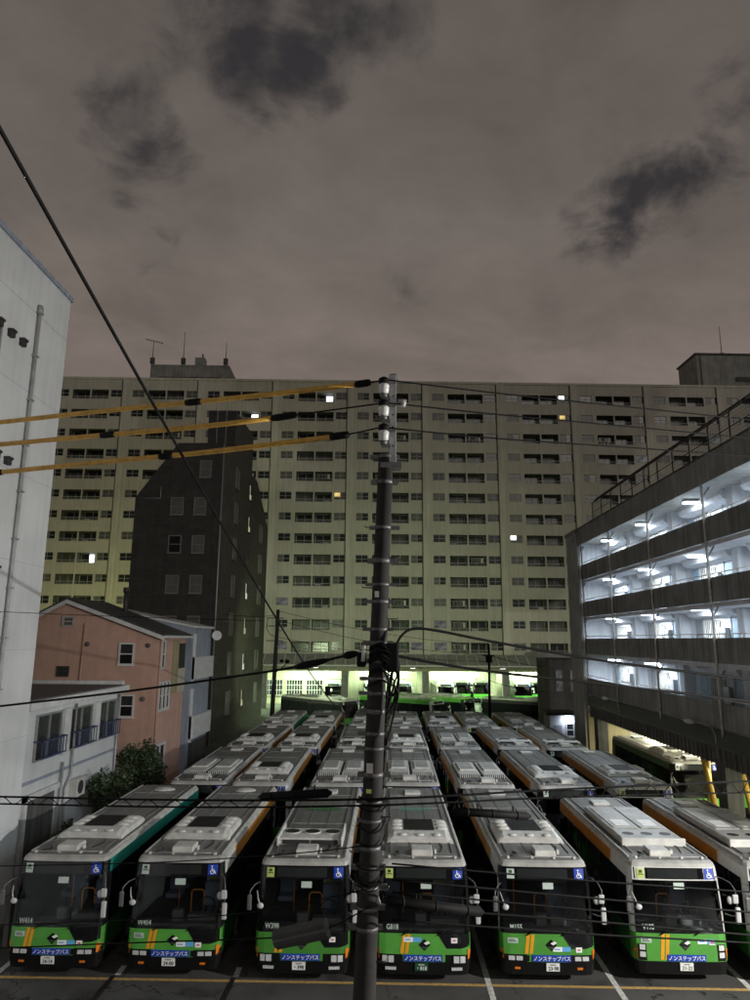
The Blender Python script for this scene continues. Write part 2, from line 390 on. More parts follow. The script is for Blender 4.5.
def bus_body(style, band, BL):
    ROOF = 'roofgreen' if band == 'green' else 'roof'; RIM = ROOF if band == 'green' else 'rim'  # askew buses: depot's green light is painted on roof and rim
    b = MB(); rings = [ring(j, BL) for j in range(len(ZL))]; n = len(rings[0])
    for j in range(len(ZL)-1):
        z0, z1 = ZL[j], ZL[j+1]
        for i in range(n):
            k = (i+1) % n
            q = [rings[j][i], rings[j][k], rings[j+1][k], rings[j+1][i]]
            front = i <= 10; fm = abs((FR[i]+FR[i+1])/2) if front else 1
            ym = (q[0][1]+q[1][1])/2; rear = 15 < i < 18 and False
            isback = q[0][1] > BL-.3 and q[1][1] > BL-.3 and not front
            seg = None if front else ((q[0][1]+q[1][1])/2)
            if front:
                if 1.2 < z0 < 2.45 and fm < .95: continue
                if z1 <= .61: m = 'black'
                elif z1 <= .78: m = 'black' if (fm > .5 and style != 'D') else 'green'
                elif z1 <= 1.26: m = 'green'
                elif z1 <= 2.51: m = 'white' if style == 'D' or fm > .98 and style == 'C' else 'black'
                elif z1 <= 2.83: m = 'white' if style == 'D' else ('gblack' if fm < .95 else 'black')
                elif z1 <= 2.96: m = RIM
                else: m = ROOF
            elif isback:
                m = 'black' if z1 <= .61 else 'green' if z1 <= 1.3 else 'gblack' if 1.8 < z0 < 2.4 else 'white' if z1 < 2.85 else 'roof'
            else:
                arch = (abs(seg-2.35) < .3 or abs(seg-(BL-2.6)) < .3)
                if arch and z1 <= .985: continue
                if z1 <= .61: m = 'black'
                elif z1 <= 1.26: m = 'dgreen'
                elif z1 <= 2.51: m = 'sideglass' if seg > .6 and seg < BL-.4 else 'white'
                elif z1 <= 2.83: m = band if seg > (1.5 if band == 'orange' else .2) else 'white'
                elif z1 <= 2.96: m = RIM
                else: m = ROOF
            b.poly(q, m)
    b.poly(rings[-1], ROOF); b.poly(rings[0][::-1], 'black')
    # wheel wells
    for yc in (2.35, BL-2.6):
        b.box(-1.15, 1.15, yc-.52, yc+.52, .3, .975, 'black')
    # roof seams, gutters and side window pillars belong to the shell
    for x in (-.86, -.3, .3, .86):
        b.box(x-.012, x+.012, .9, BL-.25, 2.975 if abs(x) > .6 else 2.985, 2.998, 'roof')
    for y in (3.9, 6.1, BL-1.7):
        b.box(-.85, .85, y-.012, y+.012, 2.984, 2.996, 'rim')
    for sx in (-1, 1):
        b.box(sx*1.075-.02, sx*1.075+.02, .6, BL-.2, 2.945, 2.985, 'rim')
        for y in (1.1, 2.87, 4.2, 5.4, BL-3.12, BL-1.5):
            b.box(sx*1.226-.012, sx*1.226+.012, y-.05, y+.05, 1.25, 2.5, 'black')
    return b.data('body')
def bus_glass():
    b = MB(); cols = [f for f in FR if abs(f) < .94]; zs = [1.25, 1.9, 2.5]; V = []
    for z in zs:
        w = lerp_tab(z, WL)
        V += [(f*w, lerp_tab(z, YL)+FB[abs(f)], z) for f in cols]
    nc = len(cols); F = []
    for j in range(2):
        for i in range(nc-1): F.append((j*nc+i, j*nc+i+1, (j+1)*nc+i+1, (j+1)*nc+i))
    b.mesh(V, F, 'glass', True); return b.data('windscreen', False)
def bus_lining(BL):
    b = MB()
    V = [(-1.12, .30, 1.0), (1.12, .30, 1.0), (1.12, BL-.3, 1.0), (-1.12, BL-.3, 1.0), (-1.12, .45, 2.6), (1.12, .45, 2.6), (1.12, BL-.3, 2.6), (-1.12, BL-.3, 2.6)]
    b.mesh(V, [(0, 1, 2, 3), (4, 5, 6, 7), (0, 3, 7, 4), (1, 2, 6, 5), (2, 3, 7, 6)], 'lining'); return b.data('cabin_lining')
def on_front(b, x0, x1, z0, z1, m, off=.006, nx=4, nz=2, skew=0):
    """a panel that follows the curved front"""
    V = []; F = []
    for j in range(nz+1):
        z = z0+(z1-z0)*j/nz
        for i in range(nx+1):
            x = x0+(x1-x0)*i/nx+skew*j/nz; V.append((x, surf(x, z)-off, z))
    for j in range(nz):
        for i in range(nx): a = j*(nx+1)+i; F.append((a, a+1, a+nx+2, a+nx+1))
    b.mesh(V, F, m)
def poly_front(b, pts, m, off=.006):
    b.poly([(x, surf(x, z)-off, z) for x, z in pts], m)
def text_front(b, s, x, z, h, m, off=.012, xs=1, center=True):
    v, f = text2d(s); sc = h/.72
    w = (max(p[0] for p in v)+min(p[0] for p in v))/2 if center else 0
    V = [(x+(p[0]-w)*sc*xs, 0, z+p[1]*sc) for p in v]; V = [(a, surf(a, c)-off, c) for a, _, c in V]
    b.mesh(V, f, m)
def slab_front(b, x0, x1, z0, z1, m, off=.03, skew=0):
    """a raised panel with thickness on the front"""
    pts = [(x0, z0), (x1, z0), (x1+skew, z1), (x0+skew, z1)]
    o = [(x, surf(x, z)-off, z) for x, z in pts]; i = [(x, surf(x, z)+.01, z) for x, z in pts]
    b.mesh(o+i, [(0, 1, 2, 3), (0, 4, 5, 1), (1, 5, 6, 2), (2, 6, 7, 3), (3, 7, 4, 0)], m)

def roof_unit(kind):
    b = MB(); Z = 2.965
    if kind == 'dome':        # rounded white cooler with a dark louvre in its middle and small domes round it
        pr = [(-.98, 0), (-.94, .13), (-.78, .21), (.78, .21), (.94, .13), (.98, 0)]
        ys = [1.85, 1.98, 2.3, 3.7, 4.0, 4.12]; sc = [(1, .25), (1, .72), (.97, 1), (.97, 1), (.93, .72), (.9, .1)]
        V = []; F = []
        for y, (sx, sz) in zip(ys, sc): V += [(x*sx, y, Z+z*sz) for x, z in pr]
        for j in range(5):
            for i in range(5): a = j*6+i; F.append((a, a+1, a+7, a+6))
        F += [tuple(range(6)), tuple(range(30, 36))]
        b.mesh(V, F, 'unit', False)
        b.box(-.46, .46, 2.45, 3.72, Z+.205, Z+.222, 'grille')
        for k in range(9): b.box(-.45, .45, 2.52+k*.14, 2.55+k*.14, Z+.222, Z+.232, 'black')
        for x in (-.5, 0, .5): b.ell((x, 2.08, Z+.165), .13, .1, .06, 'unit', 10, 4, True)
        for sx in (-1, 1):
            for y in (2.65, 3.05, 3.45): b.ell((sx*.68, y, Z+.195), .19, .11, .085, 'unit', 10, 4, True)
    elif kind == 'fans':      # upright box with three round fans on top
        b.box(-.92, .92, 1.55, 2.62, Z, Z+.20, 'unit', .03)
        b.box(-.80, -.02, 1.53, 1.56, Z+.03, Z+.15, 'grille'); b.box(.02, .80, 1.53, 1.56, Z+.03, Z+.15, 'grille')
        for x in (-.6, 0, .6):
            b.tube([(x, 2.2, Z+.19), (x, 2.2, Z+.225)], .25, 'unit', 20); b.disc((x, 2.2, Z+.228), .22, 'black', 20)
            for a in range(4): b.obox((x, 2.2, Z+.232), Vector((math.cos(a*PI/4), math.sin(a*PI/4), 0)), Vector((-math.sin(a*PI/4), math.cos(a*PI/4), 0)), Vector((0, 0, 1)), .21, .006, .003, 'grille')
        for x in (-.92, .92): b.box(x-.03, x+.03, 1.4, 3.0, Z, Z+.27, 'unit', .02)
    elif kind == 'long':      # long low casing: two wide grilles in front, three fans, flat lid behind
        b.box(-.90, .90, 1.6, 5.6, Z, Z+.2, 'rim', .05); b.box(-.92, .92, 1.56, 1.66, Z, Z+.22, 'unit', .02)
        b.box(-.80, -.03, 1.58, 1.62, Z+.04, Z+.16, 'grille'); b.box(.03, .80, 1.58, 1.62, Z+.04, Z+.16, 'grille')
        for x in (-.55, 0, .55):
            b.disc((x, 2.15, Z+.203), .21, 'unit', 20); b.disc((x, 2.15, Z+.207), .18, 'black', 20)
        b.box(-.78, -.05, 2.75, 5.4, Z+.2, Z+.225, 'rim', .01); b.box(.05, .78, 2.75, 5.4, Z+.2, Z+.225, 'rim', .01)
        for x in (-.42, .42): b.box(x-.22, x+.22, 3.0, 3.7, Z+.225, Z+.235, 'signwhite')
    elif kind == 'twin':      # two casings side by side with comb grilles in front
        for sx in (-1, 1):
            x0, x1 = (-1.0, -.06) if sx < 0 else (.06, 1.0)
            b.box(x0, x1, 1.85, 4.9, Z, Z+.13, 'unit', .03)
            b.box(x0+.12, x1-.12, 2.6, 4.6, Z+.13, Z+.2, 'unit', .03)
            b.box(x0+.03, x1-.03, 1.72, 1.86, Z, Z+.11, 'grille')
            for k in range(11):
                x = x0+.05+k*(x1-x0-.1)/10; b.box(x-.018, x+.018, 1.68, 1.88, Z, Z+.135, 'unit')
            for k in range(6): b.box(x0+.2, x1-.2, 2.8+k*.3, 2.83+k*.3, Z+.2, Z+.212, 'grille')
        b.box(-.05, .05, 1.9, 4.7, Z, Z+.08, 'grille')
    elif kind == 'bar':       # wide low cooler close to the front
        b.box(-1.0, 1.0, 1.5, 2.5, Z, Z+.16, 'unit', .05); b.box(-.8, .8, 1.7, 2.3, Z+.16, Z+.2, 'unit', .02)
        b.box(-.85, .85, 1.47, 1.52, Z+.03, Z+.12, 'grille')
        for x in (-.5, .5): b.box(x-.3, x+.3, 1.8, 2.2, Z+.2, Z+.21, 'grille')
    return b.data('roof_unit')

def wheel_mesh():
    b = MB()
    b.tube([(0, 0, 0), (.04, 0, 0), (.24, 0, 0), (.28, 0, 0)], [.45, .48, .48, .45], 'tyre', 24); return b.data('wheel')
def rim_mesh():
    b = MB(); b.tube([(.25, 0, 0), (.29, 0, 0)], [.29, .27], 'steel', 20); b.tube([(.28, 0, 0), (.31, 0, 0)], [.11, .08], 'grille', 12); return b.data('rim')
def mirror_big():
    b = MB()
    b.box(1.33, 1.46, -.34, -.26, 1.62, 2.02, 'mirror', .03); b.box(1.345, 1.445, -.262, -.252, 1.65, 1.99, 'gblack')
    b.ell((1.25, -.22, 2.16), .085, .05, .10, 'mirror', 14, 8)
    b.box(1.29, 1.44, -.31, -.24, 2.10, 2.32, 'mirror', .03)
    return b.data('mirror')
def mirror_arm_big():
    b = MB(); b.tube([(1.12, .22, 2.60), (1.22, .06, 2.60), (1.33, -.14, 2.55), (1.385, -.26, 2.42), (1.395, -.29, 2.0)], .014, 'bandgrey', 8)
    b.tube([(1.20, .08, 2.2), (1.28, -.1, 2.22), (1.38, -.26, 2.15)], .014, 'black', 6); b.tube([(1.21, .05, 1.75), (1.3, -.1, 1.75), (1.39, -.28, 1.8)], .014, 'mirror', 6); return b.data('mirror_arm')
def mirror_small():
    b = MB(); b.box(-1.44, -1.32, -.20, -.13, 1.84, 2.22, 'bandgrey', .03); b.box(-1.43, -1.33, -.133, -.123, 1.87, 2.19, 'gblack')
    b.ell((-1.10, -.10, 1.93), .09, .05, .075, 'mirror', 12, 8); return b.data('mirror')
def mirror_arm_small():
    b = MB(); b.tube([(-1.17, .18, 2.42), (-1.28, .02, 2.40), (-1.37, -.13, 2.30), (-1.38, -.16, 2.1)], .014, 'bandgrey', 8)
    b.tube([(-1.22, .05, 2.25), (-1.17, -.07, 2.1), (-1.12, -.10, 1.96)], .016, 'mirror', 6); return b.data('mirror_arm')
def wiper_mesh(x, d):
    b = MB(); p = [(x, surf(x, 1.22)-.03, 1.22), (x+d*.25, surf(x+d*.25, 1.36)-.035, 1.36)]
    b.tube(p, .014, 'black', 6); q = [(x+d*(.02+.65*t), surf(x+d*.3, 1.33)-.04, 1.30+.05*t) for t in (0, .5, 1)]
    b.tube(q, .012, 'black', 6); return b.data('wiper')
def headlight_mesh(style, sx):
    b = MB()
    if style == 'D':
        slab_front(b, min(sx*.93, sx*1.13), max(sx*.93, sx*1.13), .62, 1.0, 'black', .02)
        for z in (.70, .87): slab_front(b, min(sx*.96, sx*1.1), max(sx*.96, sx*1.1), z, z+.12, 'chrome', .03)
    elif style == 'B':
        slab_front(b, min(sx*.74, sx*1.12), max(sx*.74, sx*1.12), .52, .76, 'black', .02)
        for x0, x1 in ((.78, .92), (.95, 1.08)): slab_front(b, min(sx*x0, sx*x1), max(sx*x0, sx*x1), .585, .74, 'chrome', .03)
        slab_front(b, min(sx*.72, sx*1.0), max(sx*.72, sx*1.0), .40, .47, 'chrome', .03)
    else:
        slab_front(b, min(sx*.5, sx*1.12), max(sx*.5, sx*1.12), .62, .755, 'black', .02)
        for x0, x1 in ((.68, .84), (.88, 1.04)): slab_front(b, min(sx*x0, sx*x1), max(sx*x0, sx*x1), .64, .735, 'chrome', .03)
    return b.data('headlight')
def foglamp_mesh(sx):
    b = MB(); slab_front(b, min(sx*.74, sx*.88), max(sx*.74, sx*.88), .42, .47, 'amber', .02); return b.data('fog_lamp')
def indicator_mesh(sx):
    b = MB(); slab_front(b, min(sx*1.15, sx*1.225), max(sx*1.15, sx*1.225), .66, .88, 'amber', .02); return b.data('indicator_lamp')
def quick(name, fn):
    b = MB(); fn(b); return b.data(name)
def wheelchair(b):
    on_front(b, .80, 1.06, 2.53, 2.79, 'signblue', .010, 2, 2)
    c = (.92, 2.615)
    ringp = [(c[0]+.062*math.cos(a), c[1]+.055*math.sin(a)) for a in [PI*.75+i*PI*1.35/12 for i in range(13)]]
    rin = [(c[0]+.042*math.cos(a), c[1]+.037*math.sin(a)) for a in [PI*.75+i*PI*1.35/12 for i in range(13)]]
    for i in range(12): poly_front(b, [ringp[i], ringp[i+1], rin[i+1], rin[i]], 'signwhite', .016)
    for p in ([(.895, 2.64), (.918, 2.64), (.918, 2.72), (.895, 2.72)], [(.9, 2.66), (.97, 2.66), (.97, 2.678), (.9, 2.678)], [(.905, 2.625), (.985, 2.625), (.985, 2.645), (.905, 2.645)], [(.968, 2.64), (.988, 2.64), (1.015, 2.572), (.995, 2.565)]):
        poly_front(b, p, 'signwhite', .016)
    poly_front(b, [(.907+.022*math.cos(a), 2.75+.02*math.sin(a)) for a in [i*PI/5 for i in range(10)]], 'signwhite', .016)

FRONT_INFO = {}
def make_bus(name, label, group, x, y, kind, style, band, detail, extra=None, rotz=0, hatch=True, mark=None, L=9.7):
    t = thing(name, label, 'bus', (x, y, 0), rotz, group)
    P = lambda nm, key, fn, par=t: put(nm, shared(key, fn), par)
    P('body', ('body', style, band, L), lambda: bus_body(style, band, L))
    P('windscreen', 'ws', bus_glass); P('cabin_lining', ('lining', L), lambda: bus_lining(L))
    P('roof_unit', ('ru', kind), lambda: roof_unit(kind))
    vx = (extra or {}).get('vent', 0)
    v = P('vent_box', 'vent', lambda: quick('vent_box', lambda b: (b.box(-.29, .29, .62, 1.2, 2.965, 3.10, 'unit', .02), b.box(-.27, .27, .64, 1.18, 3.10, 3.115, 'unit', .005), b.box(.36, .41, .8, .88, 2.965, 3.09, 'unit'))))
    v.location.x = vx
    if hatch == 'oval':
        P('roof_hatch', 'oval', lambda: quick('roof_hatch', lambda b: b.ell((.1, 8.6, 2.98), .42, .3, .1, 'unit', 18, 4, True)))
    else:
        P('roof_hatch', 'rect', lambda: quick('roof_hatch', lambda b: b.box(-.3, .3, 8.2, 8.75, 2.965, 3.07, 'unit', .02))).location.y = L-9.7
    def display(b):
        on_front(b, -.72, .62, 2.55, 2.78, 'display', .008, 4, 2)
    if style == 'D':
        P('destination_frame', 'dframe', lambda: quick('destination_frame', lambda b: on_front(b, -1.08, 1.08, 2.53, 2.80, 'gblack', .004, 6, 2)))
    P('destination_display', 'disp', lambda: quick('destination_display', display))
    P('wheelchair_sign', 'wc', lambda: quick('wheelchair_sign', wheelchair))
    P('priority_card', ('card', style in 'BD'), lambda: quick('priority_card', lambda b: (on_front(b, -1.0, -.80, 2.54, 2.77, 'cardgreen' if style in 'BD' else 'cardpale', .010, 2, 1), on_front(b, -.975, -.825, 2.63, 2.65, 'black', .014, 1, 1), on_front(b, -.94, -.86, 2.67, 2.74, 'dgreen', .014, 1, 1))))
    m = P('mirror', 'mb', mirror_big); P('mirror_arm', 'mab', mirror_arm_big, m)
    m = P('mirror', 'ms', mirror_small); P('mirror_arm', 'mas', mirror_arm_small, m)
    for yc in (2.35, L-2.6):
        for sx in (-1, 1):
            w = P('wheel', 'wh', wheel_mesh); w.location = (.93*sx, yc, .48); w.rotation_euler.z = 0 if sx > 0 else PI
            P('rim', 'rim', rim_mesh, w)
    for sx in (-1, 1):
        P('headlight', ('hl', style, sx), lambda: headlight_mesh(style, sx)); P('indicator_lamp', ('in', sx), lambda: indicator_mesh(sx))
    def plate(b):
        on_front(b, -.18, .18, .39, .59, 'signwhite', .03, 2, 1)
    P('roof_gear', 'rgear', lambda: quick('roof_gear', roofgear))
    if mark:
        P('roof_marking', ('mark', mark), lambda: quick('roof_marking', lambda b: b.disc((0, 5.9, 2.993), .62, mark, 24, 'z', .34)))
    if not detail: 
        return t
    E = extra
    num = E['plate']; gp = E.get('greenplate')
    pl = quick('number_plate', lambda b: (slab_front(b, -.17+E['px'], .17+E['px'], .39, .58, 'plategreen' if gp else 'signwhite', .035)))
    pl = put('number_plate', pl, t)
    def ptxt(b):
        c = 'signwhite' if gp else 'platetext'
        text_front(b, num, E['px']+.012, .415, .095, c, .040, .88)
        for k in range(4): on_front(b, E['px']-.075+k*.04, E['px']-.048+k*.04, .535, .56, c, .040, 1, 1)
    put('plate_number', quick('plate_number', ptxt), pl)
    fg = put('non_step_sign', quick('non_step_sign', lambda b: slab_front(b, -.50+E['sx'], .50+E['sx'], .615, .765, 'signblue', .024)), t)
    put('sign_text', quick('sign_text', lambda b: text_front(b, 'ノンステップバス', E['sx'], .648, .088, 'signwhite', .034, 1.0)), fg)
    s0 = E['stripe']
    z0, z1 = (.79, 1.24) if style != 'D' else (.64, 1.24)
    put('double_stripe', quick('double_stripe', lambda b: (on_front(b, s0, s0+.09, z0, z1, 'yellow', .007, 1, 4, .07), on_front(b, s0+.12, s0+.21, z0, z1, 'yellow', .007, 1, 4, .07))), t)
    ex = E.get('emx', .12)
    def emblem(b):
        poly_front(b, [(ex, .86), (ex+.15, 1.0), (ex, 1.13), (ex-.15, 1.0)], 'gblack', .010)
        poly_front(b, [(ex-.02, 1.04), (ex+.09, 1.09), (ex+.15, 1.05), (ex+.05, 1.0)], 'signwhite', .014)
        poly_front(b, [(ex-.1, .965), (ex+.1, .965), (ex+.03, .9), (ex-.03, .9)], 'grille', .014)
    put('emblem', quick('emblem', emblem), t)
    kx = E.get('stk', .28)
    def sticker(b):
        z = .85 if style in 'ACB' else 1.02
        if style in 'B': z = 1.06
        on_front(b, kx, kx+.24, z, z+.11, 'signwhite', .009, 1, 1); on_front(b, kx+.24, kx+.46, z, z+.11, 'sky', .009, 1, 1)
        on_front(b, kx+.04, kx+.18, z+.04, z+.07, 'sky', .013, 1, 1)
        on_front(b, .72 if style != 'A' else kx+.5, .88 if style != 'A' else kx+.66, z-.02, z+.10, 'signwhite', .009, 1, 1)
        on_front(b, .76 if style != 'A' else kx+.54, .84 if style != 'A' else kx+.62, z+.02, z+.06, 'pink', .013, 1, 1)
    put('sticker', quick('sticker', sticker), t)
    if style != 'B':
        put('sticker', quick('sticker', lambda b: (on_front(b, -1.05, -.78, 1.03, 1.15, 'cardpale', .009, 2, 1), on_front(b, -1.02, -.82, 1.06, 1.08, 'dgreen', .013, 2, 1), on_front(b, -1.02, -.86, 1.10, 1.12, 'dgreen', .013, 2, 1))), t)
    if style != 'D':
        def lowwin(b):
            xs = [.36+.85*i/14 for i in range(15)]; zl = lambda x: max(.915, 1.26-(x-.36)*1.45) if x < 1.0 else .915+(x-1.0)*.25
            for x0, x1 in zip(xs, xs[1:]):
                for t0, t1 in ((0, .34), (.34, .67), (.67, 1)):
                    q = [(x0, zl(x0)+(1.255-zl(x0))*t0), (x1, zl(x1)+(1.255-zl(x1))*t0), (x1, zl(x1)+(1.255-zl(x1))*t1), (x0, zl(x0)+(1.255-zl(x0))*t1)]
                    poly_front(b, q, 'gblack', .008)
        put('lower_window', shared('lowwin', lambda: quick('lower_window', lowwin)), t)
    def code(b): text_front(b, E['code'], -.98, 1.34, .13, 'cardpale', .008, .8, False)
    put('fleet_code', quick('fleet_code', code), t)
    put('route_card', quick('route_card', lambda b: slab_front(b, -.06, .22, 2.30, 2.45, 'cardpale', .006)), t)
    for wx, d in ((-.55, 1), (.35, 1)):
        put('wiper', shared(('wip', wx), lambda: wiper_mesh(wx, d)), t)
    if style in 'ABC':
        for sx in (-1, 1): put('fog_lamp', shared(('fog', sx), lambda: foglamp_mesh(sx)), t)
    # cabin seen through the glass
    P('dashboard', 'dash', lambda: quick('dashboard', lambda b: (b.box(-1.1, 1.1, .32, .75, 1.0, 1.28, 'dash', .04), b.box(.2, 1.0, .55, .85, 1.2, 1.42, 'dash', .04), b.box(-.2, .1, .5, .7, 1.2, 1.55, 'dash', .03))))
    def steer(b):
        c = Vector((.62, .98, 1.5)); pts = [c+Vector((.23*math.cos(a), .1*math.sin(a), .2*math.sin(a))) for a in [i*PI/10 for i in range(21)]]
        b.tube(pts, .018, 'black', 6, False); b.tube([c, c+Vector((0, -.15, -.22))], .03, 'black', 6); b.tube([pts[0], c, pts[10]], .015, 'black', 6)
    P('steering_wheel', 'steer', lambda: quick('steering_wheel', steer))
    def seat(b): b.box(-.24, .24, 0, .45, 0, .14, 'seat', .04); b.box(-.24, .24, .4, .55, .1, .8, 'seat', .05)
    for sx, sy in ((.62, 1.25), (-.8, 2.6), (.8, 3.0), (-.8, 3.5), (.8, 3.9), (-.8, 4.4)):
        s = P('seat', 'seat', lambda: quick('seat', seat)); s.location = (sx, sy, 1.12)
    def rail(b):
        b.tube([(.0, 1.7, 1.0), (.0, 1.7, 1.62), (.06, 1.7, 1.68), (.3, 1.7, 1.68), (.36, 1.7, 1.62), (.36, 1.7, 1.0)], .022, 'handrail', 8)
        b.tube([(-.5, 2.2, 1.0), (-.5, 2.2, 2.6)], .02, 'handrail', 8); b.tube([(.45, 2.4, 1.0), (.45, 2.4, 2.6)], .02, 'handrail', 8)
    P('handrail', 'rail', lambda: quick('handrail', rail))
    P('driver_screen', 'scr', lambda: quick('driver_screen', lambda b: (b.box(.38, .98, 1.9, 1.93, 1.05, 2.05, 'corridor'), b.box(.44, .70, 1.88, 1.9, 1.7, 1.95, 'cardgreen'))))
    return t
def roofgear(b):
    """aerial base, lamp cable and lifting bar near the front edge"""
    b.tube([(-.9, .5, 2.99), (-.2, .48, 3.0), (.4, .5, 3.0), (.95, .52, 2.99)], .014, 'rim', 5)
    for x in (-.9, -.25, .35, .9): b.box(x-.03, x+.03, .46, .54, 2.95, 3.01, 'unit')
    b.tube([(.5, .9, 2.99), (.62, 1.4, 3.0), (.55, 1.75, 3.0)], .012, 'black', 5)
    b.tube([(-.8, .62, 2.99), (-.6, .75, 3.0), (-.7, .95, 3.0)], .02, 'grille', 5)

GB = 'buses parked in the open lot'
FX = [-8.84, -5.66, -2.24, .95, 4.21, 7.74, 10.85]
FY = [20.1, 20.1, 20.0, 20.05, 20.15, 20.3, 20.3]
RX = {2: [-7.95, -5.35, -2.05, 1.0, 4.1, 7.38, 10.6], 3: [-7.9, -5.1, -1.75, 1.1, 4.05, 7.35, 10.05], 4: [-7.85, -4.95, -1.6, 1.2, 3.95, 6.6, 9.9]}
front = [
 dict(plate='24-14', code='W414', px=-.10, sx=-.02, stripe=-.80, emx=-.02, stk=.12, vent=-.10, style='A', kind='dome', band='teal', hatch='oval', lab='green city bus with a teal roof side band and number plate 24-14'),
 dict(plate='24-00', code='W454', px=-.08, sx=-.05, stripe=-.70, emx=.0, stk=.10, vent=-.05, style='A', kind='dome', band='orange', hatch='oval', lab='green city bus with all black windscreen panel and number plate 24-00'),
 dict(plate='・398', code='W398', px=-.06, sx=-.02, stripe=-.72, emx=.0, stk=-.62, vent=.0, style='B', kind='fans', band='orange', mark='paintgreen', lab='green city bus with three round roof fans behind the grey cable cover'),
 dict(plate='・818', code='G818', px=-.06, sx=-.02, stripe=-.62, emx=.02, stk=-.52, vent=.0, style='B', kind='dome', band='white', mark='painteal', greenplate=True, lab='green city bus with green number plate 818 just right of the pole'),
 dict(plate='23-98', code='M155', px=.10, sx=.08, stripe=-.62, emx=.08, stk=.12, vent=.15, style='C', kind='dome', band='orange', lab='green city bus with dark destination panel and number plate 23-98'),
 dict(plate='21-22', code='V195', px=.08, sx=.10, stripe=-.58, emx=.08, stk=.42, vent=-.18, style='D', kind='long', band='orange', lab='green city bus with white framed destination panel and number plate 21-22'),
 dict(plate='・・・・', code='W', px=0, sx=0, stripe=-.62, emx=.08, stk=.2, vent=0, style='D', kind='long', band='orange', lab='rightmost front row bus, cut by the edge of the photo'),
]
for i, d in enumerate(front):
    make_bus('city_bus', d['lab'], GB, FX[i], FY[i], d['kind'], d['style'], d['band'], i < 6, d, 0, d.get('hatch', True), d.get('mark'), 8.1 if i > 4 else 9.7)
names = ['the teal banded bus plated 24-14', 'the bus plated 24-00', 'the bus with three roof fans', 'the bus with green plate 818', 'the bus plated 23-98', 'the bus plated 21-22', 'the bus cut by the right edge']
KR = {2: ['twin', 'dome', 'twin', 'twin', 'twin', 'dome', 'dome'], 3: ['dome', 'dome', 'bar', 'dome', 'twin', 'bar', 'bar'], 4: ['twin', 'dome', 'twin', 'twin', 'dome', 'twin', 'twin']}
YR = {2: 30.35, 3: 40.4, 4: 50.6}
ordn = {2: 'first', 3: 'second', 4: 'third'}
desc = {'twin': 'twin comb grilled roof casings', 'dome': 'a domed roof cooler', 'bar': 'a low wide roof cooler'}
for r in (2, 3, 4):
    for i in range(7):
        st = 'ABCAD'[(i*2+r) % 5]
        make_bus('city_bus', f'{ordn[r]} bus behind {names[i]}, with {desc[KR[r][i]]}', GB, RX[r][i], YR[r]+random.uniform(-.25, .25)-(.0 if i else .0),
                 KR[r][i], st, 'orange' if (i+r) % 4 else 'teal' if i == 0 else 'orange', False, {'vent': random.uniform(-.1, .15)}, random.uniform(-.014, .014))
# buses parked askew in front of the depot
GA = 'buses parked askew before the depot'
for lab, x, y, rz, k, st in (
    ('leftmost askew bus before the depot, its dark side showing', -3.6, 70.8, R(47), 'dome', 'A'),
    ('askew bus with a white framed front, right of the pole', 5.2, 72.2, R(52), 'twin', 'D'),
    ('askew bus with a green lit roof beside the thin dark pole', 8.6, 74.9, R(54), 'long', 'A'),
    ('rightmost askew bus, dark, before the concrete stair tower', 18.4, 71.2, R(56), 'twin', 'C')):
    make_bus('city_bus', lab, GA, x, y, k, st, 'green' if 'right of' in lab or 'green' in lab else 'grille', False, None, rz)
GD = 'buses inside the lit depot'
a22 = R(2.2)
for lab, px_, dep, st in (
    ('white fronted bus standing left of the depot pillar', -7.4, 5, 'D'),
    ('bus half hidden behind the utility pole inside the depot', -1.9, 5.5, 'A'),
    ('white topped bus inside the depot just right of the utility pole', 2.4, 6, 'D'),
    ('white topped bus inside the depot right of the second pillar', 8.2, 5, 'D'),
    ('left one of two bright green buses side by side in depot', 11.0, 9, 'A'),
    ('right one of two bright green buses side by side in depot', 13.9, 9, 'C'),
    ('dark fronted bus inside the depot beyond the thin pole', 19.2, 6, 'A'),
    ('green bus inside the depot beside the stair tower', 22.2, 9, 'C')):
    make_bus('depot_bus', lab, GD, px_*math.cos(a22)-dep*math.sin(a22), 94+px_*math.sin(a22)+dep*math.cos(a22), 'dome', st, 'white', False, None, a22)
GU = 'green buses parked under the corridor building'
for lab, x, y in (('nearest green bus parked under the corridor building', 15.35, 36.6), ('green bus parked beside the nearest one under the corridor building', 18.2, 37.8),
                  ('farthest green bus parked under the corridor building', 19.0, 48.6)):
    make_bus('city_bus', lab, GU, x, y, 'dome', 'A', 'dgreen', False, None)

# ------------------------------------------------------------------ ground and paint
g = MB(); g.poly([(-220, -60, 0), (220, -60, 0), (220, 320, 0), (-220, 320, 0)], 'asphalt')
o = g.build('ground'); o['kind'] = 'structure'; o['label'] = 'dark cracked asphalt of the bus parking lot'; 
def painted(name, pts_list, m, lab):
    b = MB()
    for p in pts_list: b.poly([(x, y, .004 if m != 'tar' else .003) for x, y in p], m)
    o = b.build(name); o['kind'] = 'structure'; o['label'] = lab
painted('yellow_line', [[(-30, 20.20), (30, 20.14), (30, 20.27), (-30, 20.33)]], 'lineyellow', 'yellow stop line painted along the bus fronts')
yb = .008
b = MB()
for x, y0, y1 in ((-10.4, 20.45, 30), (-7.18, 20.45, 21.0), (-4.02, 20.45, 21.0), (-.75, 14, 30), (2.66, 14, 30), (5.97, 14, 30), (9.42, 14, 30)):
    b.poly([(x-.075, y0, yb), (x+.075, y0, yb), (x+.06, y1, yb), (x-.09, y1, yb)], 'linewhite')
o = b.build('bay_lines'); o['kind'] = 'structure'; o['label'] = 'white painted lines between the parking bays'
b = MB()
